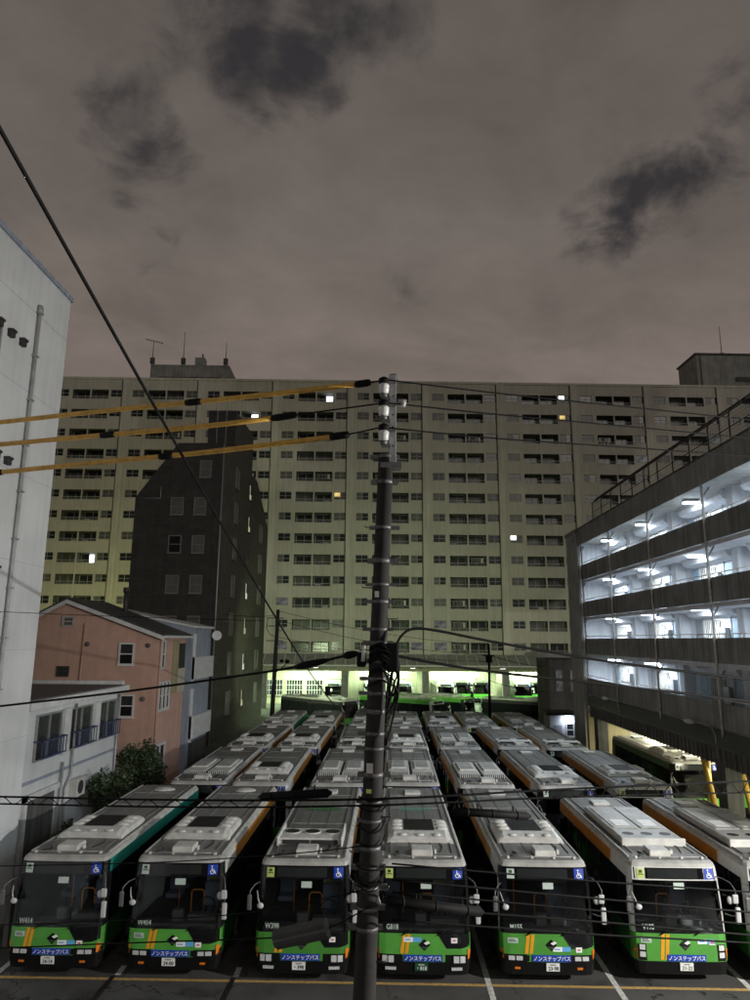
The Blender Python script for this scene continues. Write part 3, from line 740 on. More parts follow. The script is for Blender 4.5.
for x in (-7.3, -4.1): b.poly([(x-.14, 12, .0085), (x+.02, 12, .0085), (x+.10, 20.42, .0085), (x-.03, 20.42, .0085)], 'tar')  # black strips on the asphalt, in line with two left bay lines
o = b.build('tar_strips'); o['kind'] = 'structure'; o['label'] = 'black tar seams running on from the bay lines'

# ------------------------------------------------------------------ big apartment block over the depot
AP = thing('apartment_block', 'huge beige apartment block standing over the lit bus depot', 'apartment block', (0, 94, 0), a22)
UL, UR, ZT, ZB = -66.0, 66.0, 45.1, 6.2
lines = [15.7+10.62*k for k in range(-8, 5)]
zrow = [42.87-2.9*i for i in range(13)]
wins = []; balcs = []
for k, u in enumerate(lines):
    for i, z in enumerate(zrow):
        wins += [(u+1.05, u+2.75, z-.62, z+.43, k, i), (u+8.6, u+10.35, z-.62, z+.43, k, i)]
        balcs += [(u+3.3, u+5.72, z-.97, z+.43, k, i), (u+5.92, u+8.32, z-.97, z+.43, k, i)]
# wall: columns of cells, openings left out
b = MB()
us = sorted(set([UL, UR]+[round(x, 4) for q in wins+balcs for x in q[:2] if UL < x < UR]))
ops = {}
for q in wins+balcs:
    if q[0] > UL and q[1] < UR: ops.setdefault((round(q[0], 4), round(q[1], 4)), []).append((q[2], q[3]))
for u0, u1 in zip(us, us[1:]):
    zz = ZB
    for z0, z1 in sorted(ops.get((u0, u1), [])):
        b.poly([(u0, 0, zz), (u1, 0, zz), (u1, 0, z0), (u0, 0, z0)], 'beige'); zz = z1
    b.poly([(u0, 0, zz), (u1, 0, zz), (u1, 0, ZT), (u0, 0, ZT)], 'beige')
b.poly([(UL, 0, ZT), (UR, 0, ZT), (UR, 14, ZT), (UL, 14, ZT)], 'conc')
b.poly([(UL, 0, ZB), (UL, 14, ZB), (UL, 14, ZT), (UL, 0, ZT)], 'beige'); b.poly([(UR, 0, ZB), (UR, 14, ZB), (UR, 14, ZT), (UR, 0, ZT)], 'beige')
b.poly([(UL, 14, 0), (UR, 14, 0), (UR, 14, ZT), (UL, 14, ZT)], 'beige')
b.box(UL, UR, -.12, .0, ZT-.28, ZT+.05, 'beige2')
b.build('wall', AP, fix=False)
for u in lines:
    if UL < u < UR-1:
        b = MB(); b.box(u-.32, u+.55, -.12, -.002, ZB, ZT-.3, 'beige2'); b.build('pilaster', AP)
        b = MB(); b.tube([(u-.40, -.12, ZB), (u-.40, -.12, ZT-.3)], .07, 'recess', 6); b.build('drain_pipe', AP)
def win_mesh(w, h, fill, fr='wframe', split=True):
    b = MB(); d = .12
    b.poly([(0, d, 0), (w, d, 0), (w, d, h), (0, d, h)], fill if fill != 'half' else 'wglass')
    if fill.startswith('lit') and fill != 'litdim': (b.poly([(w*.52, d-.012, 0), (w, d-.012, 0), (w, d-.012, h), (w*.52, d-.012, h)], 'wcurtain'), b.poly([(0, d-.011, 0), (w*.52, d-.011, 0), (w*.52, d-.011, h*.4), (0, d-.011, h*.4)], 'wcurtain'))
    if fill == 'half': b.poly([(0, d-.01, 0), (w*.5, d-.01, 0), (w*.5, d-.01, h), (0, d-.01, h)], 'wcurtain')
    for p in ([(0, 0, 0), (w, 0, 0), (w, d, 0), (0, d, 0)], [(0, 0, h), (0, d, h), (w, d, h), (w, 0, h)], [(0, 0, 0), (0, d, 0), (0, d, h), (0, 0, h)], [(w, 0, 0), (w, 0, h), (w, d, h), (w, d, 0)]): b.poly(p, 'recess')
    t = .05
    for x in (0, w/2-t/2, w-t): b.box(x, x+t, d-.05, d-.012, 0, h, fr)
    for z in (0, h*.45, h-t): b.box(.001, w-.001, d-.045, d-.014, z, z+t*.8, fr)
    b.box(-.03, w+.03, -.05, .0, -.06, 0, 'beige2')
    return b.data('window')
def balc_mesh(w, h, kind):
    b = MB(); d = 1.25; f = -.42
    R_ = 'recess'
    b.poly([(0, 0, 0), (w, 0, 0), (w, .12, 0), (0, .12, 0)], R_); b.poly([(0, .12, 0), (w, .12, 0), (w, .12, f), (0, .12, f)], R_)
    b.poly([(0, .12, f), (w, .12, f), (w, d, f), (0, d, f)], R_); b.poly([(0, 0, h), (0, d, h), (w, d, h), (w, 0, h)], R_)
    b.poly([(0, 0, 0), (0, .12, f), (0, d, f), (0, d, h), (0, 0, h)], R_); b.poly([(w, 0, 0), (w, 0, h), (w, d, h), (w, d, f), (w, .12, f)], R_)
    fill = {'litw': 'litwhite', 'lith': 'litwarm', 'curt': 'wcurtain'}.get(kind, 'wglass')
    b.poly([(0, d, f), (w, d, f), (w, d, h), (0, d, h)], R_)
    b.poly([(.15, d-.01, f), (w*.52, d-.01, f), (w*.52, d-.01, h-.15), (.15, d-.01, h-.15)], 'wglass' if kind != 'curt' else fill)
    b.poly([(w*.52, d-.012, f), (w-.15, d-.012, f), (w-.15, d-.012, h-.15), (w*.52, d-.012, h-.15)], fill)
    for x in (.15, w*.52-.03, w-.2): b.box(x, x+.06, d-.05, d-.015, f, h-.15, 'wframe')
    # rail and pickets inside the opening
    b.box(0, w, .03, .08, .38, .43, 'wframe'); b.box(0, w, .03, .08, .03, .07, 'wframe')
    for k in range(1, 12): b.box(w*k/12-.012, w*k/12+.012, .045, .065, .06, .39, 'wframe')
    if kind == 'ac':
        b.box(.3, 1.05, .6, .95, f, f+.75, 'acwhite'); b.disc((.6, .59, f+.38), .26, 'grille', 16, 'y'); b.disc((.6, .585, f+.38), .2, 'acwhite', 16, 'y')
    if kind == 'dish':
        b.tube([(w*.7, .25, .3), (w*.7, .18, .42)], [.05, .21], 'acwhite', 14)
    if kind == 'wash':
        b.box(.2, w-.2, .55, .58, h-.28, h-.25, 'pipewhite')
        for k, c in enumerate(('wcurtain', 'recess', 'wcurtain', 'acwhite')): b.box(.35+k*.45, .68+k*.45, .54, .57, h-.85-.1*(k % 2), h-.28, c)
    if kind in ('ac2',):
        b.box(w-1.1, w-.3, .6, .95, f, f+.75, 'acwhite'); b.disc((w-.72, .59, f+.38), .27, 'signwhite', 16, 'y')
    return b.data('balcony')
WK = ['wglass', 'wcurtain', 'half', 'wglass', 'half', 'wcurtain', 'wglass']
BK = ['plain', 'plain', 'ac', 'plain', 'curt', 'dish', 'plain', 'wash', 'plain', 'ac2', 'plain', 'curt']
# lit openings seen in the photograph: (row, u) of the opening's middle
lit_w = {(0, 25.4): 'litwhite', (1, 25.4): 'litwarm', (7, 17.0): 'litwhite', (5, -6.6): 'litwarm', (12, 7.2): 'litdim', (11, 7.2): 'litdim', (12, 3.8): 'litdim', (10, -1.0): 'litdim', (3, 36.2): 'litdim', (2, -43.6): 'litdim', (12, -14.1): 'litdim', (10, -14.1): 'litdim', (2, 46.8): 'litdim'}
lit_b = {(1, -19.4): 'litw', (8, -41.1): 'litw', (5, -2.2): 'lith', (0, -9.2): 'litw'}
rnd = random.Random(5)
def pick(lits, i, u0, u1):
    for (r, u), k in lits.items():
        if r == i and u0-.9 < u < u1+.9: return k
    return None
def rank(q):      # the ones that show largest: central, unobstructed bays
    u = (q[0]+q[1])/2
    hid = (-30 < u < -17 and q[5] > 1) or (q[0] < -46) or (u > 30 and q[5] > 5) or q[1] > 50
    return (hid, -q[5] if -16 < u < 30 else 13-q[5], abs(u))
for nm, lst, lits, kinds in (('window', wins, lit_w, WK), ('balcony', balcs, lit_b, BK)):
    lst = [q for q in lst if q[0] > UL and q[1] < UR]
    lst.sort(key=rank); done = set()
    firsts = [q for q in lst if pick(lits, q[5], q[0], q[1])]
    chosen = []
    for q in firsts:
        kd = [k for k in lits if k[0] == q[5] and q[0]-.9 < k[1] < q[1]+.9][0]
        if kd in done: continue
        done.add(kd); chosen.append((q, lits[kd]))
    cq = [c[0] for c in chosen]
    rest = [q for q in lst if q not in cq]
    one = chosen+[(q, None) for q in rest[:100-len(chosen)]]; mass = rest[100-len(chosen):]
    for q, lk in one:
        w, h = q[1]-q[0], q[3]-q[2]
        if nm == 'window':
            k = lk or rnd.choice(kinds); fr = 'wframew' if (rnd.random() < .25 and q[5] > 8) else 'wframe'
            me = shared(('win', k, fr, round(w, 2)), lambda: win_mesh(w, h, k, fr))
        else:
            k = lk or rnd.choice(kinds); me = shared(('bal', k, round(w, 2)), lambda: balc_mesh(w, h, k))
        ob = put(nm, me, AP, (q[0], 0, q[2]))
        if lk: ob['label'] = 'lit '+nm+' glowing '+{'litwhite': 'white', 'litw': 'white', 'litwarm': 'warm orange', 'lith': 'warm orange', 'litdim': 'dimly'}[lk]
    mm = MB()
    for q in mass:
        w, h = q[1]-q[0], q[3]-q[2]; k = rnd.choice(kinds)
        me = shared(('win', k, 'wframe', round(w, 2)), lambda: win_mesh(w, h, k)) if nm == 'window' else shared(('bal', k, round(w, 2)), lambda: balc_mesh(w, h, k))
        vs = [(v.co.x+q[0], v.co.y, v.co.z+q[2]) for v in me.vertices]; base = len(mm.v); mm.v += vs
        mn = [m_.name for m_ in me.materials]
        keys = [next(kk for kk, vv in M.items() if vv.name == n_) for n_ in mn]
        for p in me.polygons:
            mm.f.append(tuple(base+i for i in p.vertices)); mm.m.append(mm.mi(keys[p.material_index])); mm.sm.append(False)
    ob = mm.build(nm+'_rows', AP, fix=False); ob['kind'] = 'stuff'
# small things on the roof belong to the block
b = MB(); b.box(-34.9, -23.4, 2.5, 9, ZT, 48.2, 'conc'); b.box(-33.6, -24.6, 2.4, 2.5, 45.9, 46.3, 'concdark'); b.build('rooftop_house', AP)
b = MB(); b.box(44.9, 62, .4, 6, ZT, 50, 'conc'); b.box(44.7, 62.2, .2, 6.2, 50, 50.25, 'concdark'); b.box(50.5, 62, .2, .4, 46, 46.6, 'concdark'); b.box(45.4, 45.6, .32, .4, ZT, 50, 'concdark'); b.build('rooftop_house', AP)
b = MB(); b.box(-28.6, -27.2, 3, 4.4, 48.2, 49.6, 'conc'); b.tube([(-27.6, 3.5, 49.6), (-27.6, 3.5, 50.3)], .12, 'concdark', 6); b.build('water_tank', AP)
def rod(u, z0, z1, r=.07): 
    b = MB(); b.tube([(u, 2.2, z0), (u, 2.2, z1)], [r, r*.5], 'recess', 6); b.box(u-.3, u+.3, 2.0, 2.4, z0, z0+.9, 'concdark'); return b
rod(-30.1, 48.2, 53.2).build('lightning_rod', AP); rod(-23.9, 48.2, 51.6).build('lightning_rod', AP); rod(49.8, 50.2, 55.4).build('lightning_rod', AP)
b = rod(-34.6, 48.2, 51.8)
b.tube([(-35.8, 2.2, 52.0), (-33.2, 2.2, 51.4)], .05, 'recess', 5)
for k in range(6): b.tube([(-35.6+k*.45, 1.7, 51.95-k*.11), (-35.6+k*.45, 2.7, 51.95-k*.11)], .03, 'recess', 4)
b.build('aerial', AP)
# depot storey: beam, sloping canopy with ribs, pillars, back wall
b = MB(); b.box(UL, UR, -.3, 1.0, 4.75, ZB, 'cream'); b.box(UL, UR, 1.0, 18, 5.4, ZB-.01, 'cream'); b.build('depot_beam', AP)
b = MB(); b.prism([(-2.6, 5.45), (-2.6, 5.6), (-.05, 6.95), (-.05, 6.7)], 'x', UL, UR, 'conc')
b.build('canopy', AP)
b = MB()
k = UL+1
while k < UR: b.obox((k, -1.35, 6.35), Vector((1, 0, 0)), Vector((0, .884, .468)), Vector((0, -.468, .884)), .05, 1.42, .07, 'pipewhite'); k += 1.32
b.box(UL, UR, -2.68, -2.6, 5.42, 5.62, 'pipewhite'); b.build('canopy_rib', AP)
for u in lines:
    if -60 < u < 60:
        b = MB(); b.box(u-.6, u+.3, -.2, .6, 0, 4.75, 'conc'); b.build('depot_pillar', AP)
        b = MB(); b.box(u-.6, u+.3, 9, 9.8, 0, 5.4, 'cream'); b.build('depot_pillar', AP)
b = MB(); b.box(UL, UR, 17.5, 18, 0, 5.4, 'signwhite'); b.box(UL, UR, 17.35, 17.5, 4.5, 4.7, 'galv')
for u in lines: b.box(u-.3, u+.3, 17.0, 17.5, 0, 5.4, 'cream')
b.build('depot_back_wall', AP)
b = MB(); b.box(-17.5, -8.6, 6.6, 7, 0, 5.4, 'cream'); b.build('office_wall', AP)
for u in (-16.8, -14.0, -11.2):
    b = MB(); b.box(u, u+2.3, 6.52, 6.6, 1.2, 3.2, 'litdim')
    for q in range(7): b.box(u+q*.37, u+.06+q*.37, 6.46, 6.52, 1.1, 3.3, 'wframew')
    for q in range(4): b.box(u, u+2.3, 6.45, 6.515, 1.1+q*.7, 1.16+q*.7, 'wframew')
    b.build('office_window', AP)
b = MB()
for u in (1.5, 12.3, 22.9, 12.8): 
    b.tube([(u, 15, 0), (u, 15, 5.4)], .12, 'green', 8)
b.build('green_pipe', AP)
def area(name, loc, sx, sy, power, col, rot=(0, 0, 0), par=None, spread=None):
    l = bpy.data.lights.new(name, 'AREA'); l.shape = 'RECTANGLE'; l.size = sx; l.size_y = sy; l.energy = power; l.color = col
    if spread: l.spread = spread
    o = bpy.data.objects.new(name, l); C.objects.link(o); o.location = loc; o.rotation_euler = rot
    if par: o.parent = par
    return o
def point(name, loc, power, col, r=.15, par=None):
    l = bpy.data.lights.new(name, 'POINT'); l.energy = power; l.color = col; l.shadow_soft_size = r
    o = bpy.data.objects.new(name, l); C.objects.link(o); o.location = loc
    if par: o.parent = par
    return o
def spot(name, loc, power, col, deg, target, blend=.6, r=.2):
    l = bpy.data.lights.new(name, 'SPOT'); l.energy = power; l.color = col; l.spot_size = R(deg); l.spot_blend = blend; l.shadow_soft_size = r
    o = bpy.data.objects.new(name, l); C.objects.link(o); o.location = loc
    o.rotation_euler = (Vector(target)-Vector(loc)).to_track_quat('-Z', 'Y').to_euler(); return o
GCOL = (.70, 1., .55)
for k, u in enumerate(lines):
    if -45 < u < 40:
        for dv in (4.5, 13):
            b = MB(); b.box(u+2, u+8.6, dv-.12, dv+.12, 5.24, 5.32, 'tubeg'); b.build('depot_lamp', AP)
            area('depot_light', (u+5.3, dv, 5.2), 6.5, .3, 1500, GCOL, (0, 0, 0), AP)
# lamps along the canopy edge
for u in (-34, -20.5, -9.3, 3.0, 14.5):
    b = MB(); b.tube([(u, -2.66, 5.5), (u, -3.3, 5.35)], .05, 'galv', 6); b.box(u-.35, u+.35, -3.7, -3.15, 5.28, 5.4, 'galv', .03); b.box(u-.3, u+.3, -3.65, -3.2, 5.262, 5.279, 'lampglow'); b.build('canopy_lamp', AP)

# ------------------------------------------------------------------ dark brown tiled block, left
BR = thing('tiled_block', 'tall dark brown tiled block with chamfered top left of centre', 'building')
b = MB()
prof = [(-22.9, 0), (-15, 0), (-15, 26.4), (-19.3, 26.4), (-22.9, 21.3)]
# main body: front profile from y=61 to y=76, then the chamfered far end
def loop(y, dz): return [(x, y, z if z == 0 else max(3, z-dz)) for x, z in prof]
A_, B_, D_ = loop(61, 0), loop(77, 0), [(-22.9, 85, 0), (-15, 85, 0), (-15, 85, 22.2), (-19.3, 85, 22.2), (-22.9, 85, 19)]
b.poly(A_, 'brown'); b.poly(D_[::-1], 'brown')
for P0, P1 in ((A_, B_), (B_, D_)):
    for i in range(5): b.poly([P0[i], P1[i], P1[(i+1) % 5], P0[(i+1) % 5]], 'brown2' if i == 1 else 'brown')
b.build('wall', BR)
b = MB(); b.prism([(-18.0, 26), (-15.25, 26), (-15.25, 31.2), (-18.0, 31.2)], 'y', 66, 75, 'brown', 'brown2')
for x in (-17.1, -16.2): b.box(x-.03, x+.03, 65.9, 66, 26.4, 31.2, 'galv')
b.build('roof_tower', BR)
b = MB()
for x in (-17.4, -16.9, -16.3): b.tube([(x, 66.5, 31.2), (x, 66.5, 32.6)], .03, 'galv', 5)
b.build('roof_rod', BR)
b = MB(); b.tube([(-15.06, 60.95, 0), (-15.06, 60.95, 26.3)], .07, 'galv', 8); b.tube([(-22.5, 60.95, 21.2), (-20.6, 60.95, 21.2), (-20.6, 60.95, 22.3)], .05, 'galv', 6); b.build('drain_pipe', BR)
def fwin(x0, x1, z0, z1, y, par, fill='wcurtain', fr='wframew', nm='window', face='-y', sill=True, bars=True):
    """framed window proud of a wall that faces -Y at plane y (face '-y') or +X at plane y (face '+x', x0..x1 along Y)"""
    b = MB(); t = .09
    def bx(a0, a1, d0, d1, c0, c1, m):
        if face == '-y': b.box(a0, a1, y-d1, y-d0, c0, c1, m)
        else: b.box(y+d0, y+d1, a0, a1, c0, c1, m)
    bx(x0, x1, .002, .02, z0, z1, fill if fill != 'half' else 'wglass')
    if fill == 'half': bx(x0, x1, .02, .026, z0, (z0+z1)/2, 'black'); 
    for a in (x0-t, x1): bx(a, a+t, .001, .09, z0-t, z1+t, fr)
    for c in (z0-t, z1): bx(x0, x1, .001, .088, c, c+t, fr)
    if bars: bx(x0, x1, .02, .05, (z0+z1)/2-.03, (z0+z1)/2+.03, fr)
    if sill: bx(x0-t-.03, x1+t+.03, .001, .14, z0-t-.05, z0-t, fr)
    f = b.build(nm, par); return f
for r_, z in enumerate((23.2, 19.75, 16.3, 12.75, 9.2)):
    cols = ((-17.1, -16.2),) if r_ == 0 else ((-19.55, -18.55), (-17.45, -16.5))
    for q, (x0, x1) in enumerate(cols):
        fwin(x0, x1, z, z+1.45, 61, BR, 'wcurtain' if (r_, q) != (2, 0) else 'black', 'darksash')
litr = ['litwarm2', 'litwarm2', 'wcurtain', 'litwhite2', 'litwarm2', 'litwhite2', 'litwarm2']
M['litwarm2'] = emit('lit_window_pale_warm', (1., .72, .45), .55, .5, 2)
M['litwhite2'] = emit('lit_window_pale', (.8, .85, .8), .8, .5, 2)
for r_, z in enumerate((23.4, 19.9, 16.4, 12.8, 9.2, 5.6, 2.0)):
    fwin(66.0, 67.3, z, z+1.9, -15, BR, 'wcurtain', 'darksash', face='+x')
    f = fwin(72.6, 73.7, z+.1, z+1.7, -15, BR, litr[r_], 'brown2', face='+x', bars=False)
    b = MB(); b.box(-14.97, -14.93, 73.15, 73.75, z+.7, z+1.75, 'brown'); b.build('blind', f)
    if r_ > 0: fwin(79.5, 81, z, z+1.9, -15, BR, 'wcurtain', 'darksash', face='+x')
for r_, z in enumerate((4, 8, 11.5, 15, 18.5)):
    b = MB(); b.box(-23.9, -22.9, 64, 76, z, z+1.1, 'brown'); b.box(-23.5, -22.95, 63, 63.9, z+1.1, z+1.9, 'acwhite'); b.build('balcony', BR)

# ------------------------------------------------------------------ tall white building at the left edge
WB = thing('white_building', 'tall plain white building at the left edge of the photo', 'building')
XW = -12.0
b = MB(); b.box(-30, XW, 2.0, 23.9, 0, 21.2, 'wallwhite'); b.build('wall', WB)
b = MB(); b.box(-30.1, XW+.08, 1.9, 23.98, 21.2, 21.36, 'wallgrey'); b.build('parapet_cap', WB)
b = MB()
for z in range(1, 8): b.box(XW, XW+.006, 2.0, 23.9, z*2.8, z*2.8+.007, 'wallgrey')
b.build('panel_joint', WB)
b = MB(); b.tube([(XW+.09, 21.7, 0), (XW+.09, 21.7, 19.7)], .06, 'greypipe', 10)
for z in [1+1.55*k for k in range(13)]: b.box(XW, XW+.18, 21.6, 21.8, z, z+.05, 'galv')
b.ell((XW+.09, 21.7, 19.75), .11, .11, .2, 'galv', 10, 6); b.build('drain_pipe', WB)
for y, z in ((20.9, 18.2), (20.2, 18.2), (19.5, 18.25), (20.8, 14.2), (20.15, 14.25), (20.3, 10.9), (20.8, 10.8), (19.5, 14.3)):
    b = MB(); b.box(XW, XW+.16, y-.12, y+.12, z-.12, z+.12, 'grille', .03); b.box(XW, XW+.2, y-.13, y+.13, z+.05, z+.14, 'grille', .02); b.build('vent_hood', WB)
for z in (16.6, 13.0, 9.6): fwin(17.5, 19.6, z, z+1.6, XW, WB, 'wglass', 'galv', face='+x')

# ------------------------------------------------------------------ low white house
LH = thing('low_white_house', 'low white house with blue railed windows behind the teal banded bus', 'house')
XL = -12.6
b = MB(); b.box(-22, XL, 24.6, 33.6, 0, 6.3, 'wallwhite'); b.build('wall', LH)
b = MB(); b.box(-22, XL+.35, 24.5, 33.75, 6.3, 6.62, 'trimwhite', .02); b.box(-22, XL+.1, 24.7, 33.6, 6.62, 6.66, 'slate'); b.box(-22, XL+.1, 33.45, 33.7, 6.6, 6.82, 'trimwhite'); b.build('roof', LH)
for y0, y1 in ((25.7, 27.5), (28.4, 30.3), (31.1, 32.9)):
    b = MB(); b.box(XL, XL+.025, y0, y1, 4.5, 6.0, 'wglass')
    for y in (y0-.06, (y0+y1)/2-.03, y1): b.box(XL, XL+.09, y, y+.06, 4.44, 6.06, 'galv')
    b.box(XL, XL+.088, y0, y1, 4.44, 4.5, 'galv'); b.box(XL, XL+.088, y0, y1, 6.0, 6.06, 'galv')
    w = b.build('window', LH)
    b = MB()
    for z in (4.55, 5.12): b.box(XL+.3, XL+.34, y0-.1, y1+.1, z, z+.05, 'navy')
    for k in range(9): y = y0-.05+(y1-y0+.1)*k/8; b.box(XL+.305, XL+.335, y-.012, y+.012, 4.56, 5.14, 'navy')
    for y in (y0-.1, y1+.06): b.box(XL, XL+.34, y, y+.04, 5.12, 5.17, 'navy')
    b.build('railing', w)
for y in (27.75, 30.6):
    b = MB(); b.box(XL, XL+.16, y-.05, y+.45, 4.4, 6.1, 'trimwhite', .02); b.build('shutter_box', LH)
b = MB(); b.box(XL-.0, XL+.02, 25.4, 27.6, .0, 3.2, 'concdark'); b.box(XL, XL+.12, 25.2, 25.4, 0, 3.4, 'trimwhite'); b.box(XL, XL+.12, 25.2, 27.8, 3.2, 3.4, 'trimwhite'); b.build('garage_door', LH)
b = MB(); b.tube([(XL+.1, 28.3, 0), (XL+.1, 28.3, 3.1), (XL+.1, 28.7, 3.5), (XL+.1, 28.7, 6.2)], .05, 'galv', 8); b.build('drain_pipe', LH); b = MB(); b.tube([(XL+.1, 27.9, 0), (XL+.1, 27.9, 4.1)], .05, 'galv', 8); b.build('drain_pipe', LH); b = MB(); b.tube([(XL+.1, 33.2, 0), (XL+.1, 33.2, 6.3)], .05, 'galv', 8); b.build('drain_pipe', LH)
b = MB(); b.box(XL, XL+.05, 24.6, 33.6, 3.75, 3.85, 'wallgrey'); b.build('string_course', LH)
b = MB(); b.box(XL, XL+.3, 28.9, 29.7, 2.6, 3.3, 'acwhite', .02); b.disc((XL+.305, 29.25, 2.95), .26, 'grille', 16, 'x'); b.build('condenser', LH)

# ------------------------------------------------------------------ pink gabled house
PH = thing('pink_house', 'salmon pink house with a dark gabled roof beside the brown block', 'house')
XP = -12.85; Y0, Y1 = 39.5, 44.7
b = MB(); b.prism([(-21.2, 0), (XP, 0), (XP, 8.95), (-18.16, 10.85), (-21.2, 9.2)], 'y', Y0, Y1, 'wallpink'); b.build('wall', PH)
b = MB()
b.prism([(-18.16, 10.88), (XP+.35, 8.86), (XP+.35, 9.02), (-18.16, 11.06)], 'y', Y0-.3, Y1+.2, 'slate'); b.prism([(-18.16, 10.88), (-18.16, 11.06), (-21.6, 9.2), (-21.6, 9.02)], 'y', Y0-.3, Y1+.2, 'slate')
roof = b.build('roof', PH)
b = MB(); b.prism([(-18.16, 10.7), (XP+.38, 8.68), (XP+.38, 8.9), (-18.16, 10.92)], 'y', Y0-.36, Y0-.3, 'trimwhite'); b.prism([(-18.16, 10.7), (-18.16, 10.92), (-21.6, 9.1), (-21.6, 8.88)], 'y', Y0-.36, Y0-.3, 'trimwhite'); b.box(XP+.36, XP+.44, Y0-.3, Y1+.2, 8.82, 8.95, 'trimwhite'); b.build('bargeboard', roof)
b = MB(); b.tube([(-16.4, 43.4, 10.0), (-16.4, 43.4, 11.6)], .14, 'grille', 10); b.tube([(-16.4, 43.4, 11.6), (-16.4, 43.4, 11.9)], .2, 'grille', 10); b.build('flue', roof)
b = MB(); b.obox((-16.0, 42.2, 10.12), Vector((.93, 0, -.36)), Vector((0, 1, 0)), Vector((.36, 0, .93)), .7, .05, .03, 'trimwhite'); b.build('snow_guard', roof)
fwin(-15.0, -14.3, 7.4, 8.45, Y0, PH, 'half', 'wframew'); fwin(-14.75, -14.1, 4.6, 5.65, Y0, PH, 'half', 'wframew')
fwin(-18.35, -17.85, 9.5, 9.9, Y0, PH, 'wcurtain', 'wframe', sill=False); fwin(-18.4, -17.9, 6.75, 7.15, Y0, PH, 'wglass', 'grille', sill=False)
for x, z in ((-16.9, 8.45), (-13.45, 8.4), (-13.55, 5.5)):
    b = MB(); b.ell((x, Y0-.05, z), .13, .12, .13, 'concdark', 10, 6); b.build('vent_hood', PH)
b = MB(); b.tube([(-17.25, Y0-.06, 0), (-17.1, Y0-.06, 9.6)], .05, 'wallpink', 8); b.build('drain_pipe', PH)
fwin(40.0, 40.45, 7.2, 8.6, XP, PH, 'half', face='+x')
for y in (39.95, 40.6, 41.25): fwin(y, y+.42, 4.9, 6.3, XP, PH, 'half', face='+x')
b = MB(); b.box(XP, XP+.03, 39.95, 41.4, .3, 2.9, 'black'); b.box(XP, XP+.1, 39.85, 39.95, .3, 3.0, 'trimwhite'); b.box(XP, XP+.1, 41.4, 41.5, .3, 3.0, 'trimwhite'); b.box(XP, XP+.12, 39.85, 41.5, 2.9, 3.05, 'trimwhite'); b.box(XP+.03, XP+.08, 40.6, 40.7, .3, 2.9, 'trimwhite'); b.build('door', PH)
b = MB(); b.tube([(XP+.08, 39.62, 0), (XP+.08, 39.62, 8.8)], .05, 'wallpink', 8); b.build('drain_pipe', PH)
b = MB(); b.box(XP, XP+.06, 42.0, 43.2, 5.6, 8.7, 'walltan'); b.box(XP, XP+.08, 43.2, 44.6, 5.6, 7.0, 'cream'); b.box(XP, XP+.03, 42.2, 44.6, 7.0, 8.5, 'black'); b.build('balcony', PH)

# ------------------------------------------------------------------ blue grey house
GH = thing('grey_house', 'narrow blue grey house squeezed between pink house and brown block', 'house')
b = MB(); b.prism([(-20, 0), (-12.75, 0), (-12.75, 9.5), (-20, 10.9)], 'y', 45.6, 50.6, 'wallgrey'); b.build('wall', GH)
b = MB(); b.prism([(-20.2, 10.95), (-12.6, 9.48), (-12.6, 9.62), (-20.2, 11.1)], 'y', 45.5, 50.8, 'trimwhite'); b.build('roof', GH)
for z0, z1 in ((7.6, 9.1), (3.9, 5.6)):
    b = MB(); b.box(-12.75, -12.72, 46.3, 50.3, z0, z1, 'wallgrey'); b.box(-12.75, -12.6, 46.1, 46.3, z0-1.6, z1, 'trimwhite'); b.box(-12.75, -12.45, 46.1, 50.5, z0-1.4, z0, 'trimwhite'); b.build('balcony', GH)
b = MB(); b.box(-12.75, -12.72, 46.2, 50.5, 0, 2.2, 'concdark'); b.build('entrance', GH)
b = MB(); b.tube([(-12.72, 50.3, 8.9), (-12.35, 50.3, 8.95)], .04, 'galv', 6); b.tube([(-12.25, 50.22, 9.0), (-12.2, 50.1, 9.02)], [.1, .34], 'trimwhite', 18); b.build('satellite_dish', GH)

# ------------------------------------------------------------------ corridor building, right
CB = thing('corridor_building', 'five storey concrete building with lit open corridors on the right', 'apartment block')
XF, XBK, YA, YB = 13.5, 15.3, 19.6, 49.0
tops = [6.36, 8.97, 11.45, 14.0]
for i, zt in enumerate(tops):
    b = MB(); b.box(XF, XF+.14, YA, YB, zt-1.02, zt, 'parapet'); b.build('parapet', CB)
    b = MB(); b.box(XF+.14, XBK+5, YA, YB, zt-1.22, zt-1.03, 'corridor'); b.build('corridor_floor', CB)
    b = MB(); b.tube([(XF+.07, YA, zt+.16), (XF+.07, YB, zt+.16)], .025, 'pipewhite', 6)
    y = YA
    while y < YB: b.tube([(XF+.07, y, zt), (XF+.07, y, zt+.16)], .018, 'pipewhite', 5); y += 1.3
    b.build('handrail', CB)
b = MB(); b.box(XF-.1, XBK+8, YA, YB, 15.45, 15.7, 'conc'); b.box(XF-.12, XF+.1, YA, YB, 15.4, 16.55, 'conc'); b.box(XF-.16, XF+.14, YA, YB, 16.55, 16.62, 'concdark'); b.build('roof', CB)
b = MB(); b.box(XBK, XBK+.2, YA, YB, 5.2, 15.45, 'corridor'); b.build('back_wall', CB)
b = MB(); b.box(XF+.14, XBK, YB-.15, YB, 5.2, 15.45, 'corridor'); b.build('end_wall', CB)
bays = [YB-6.45*k for k in range(0, 5)]
PY = bays
for y in PY:
    b = MB(); b.tube([(XF-.07, y-.3, 4.7), (XF-.07, y-.3, 15.9)], .055, 'pipewhite', 8); b.build('downpipe', CB)
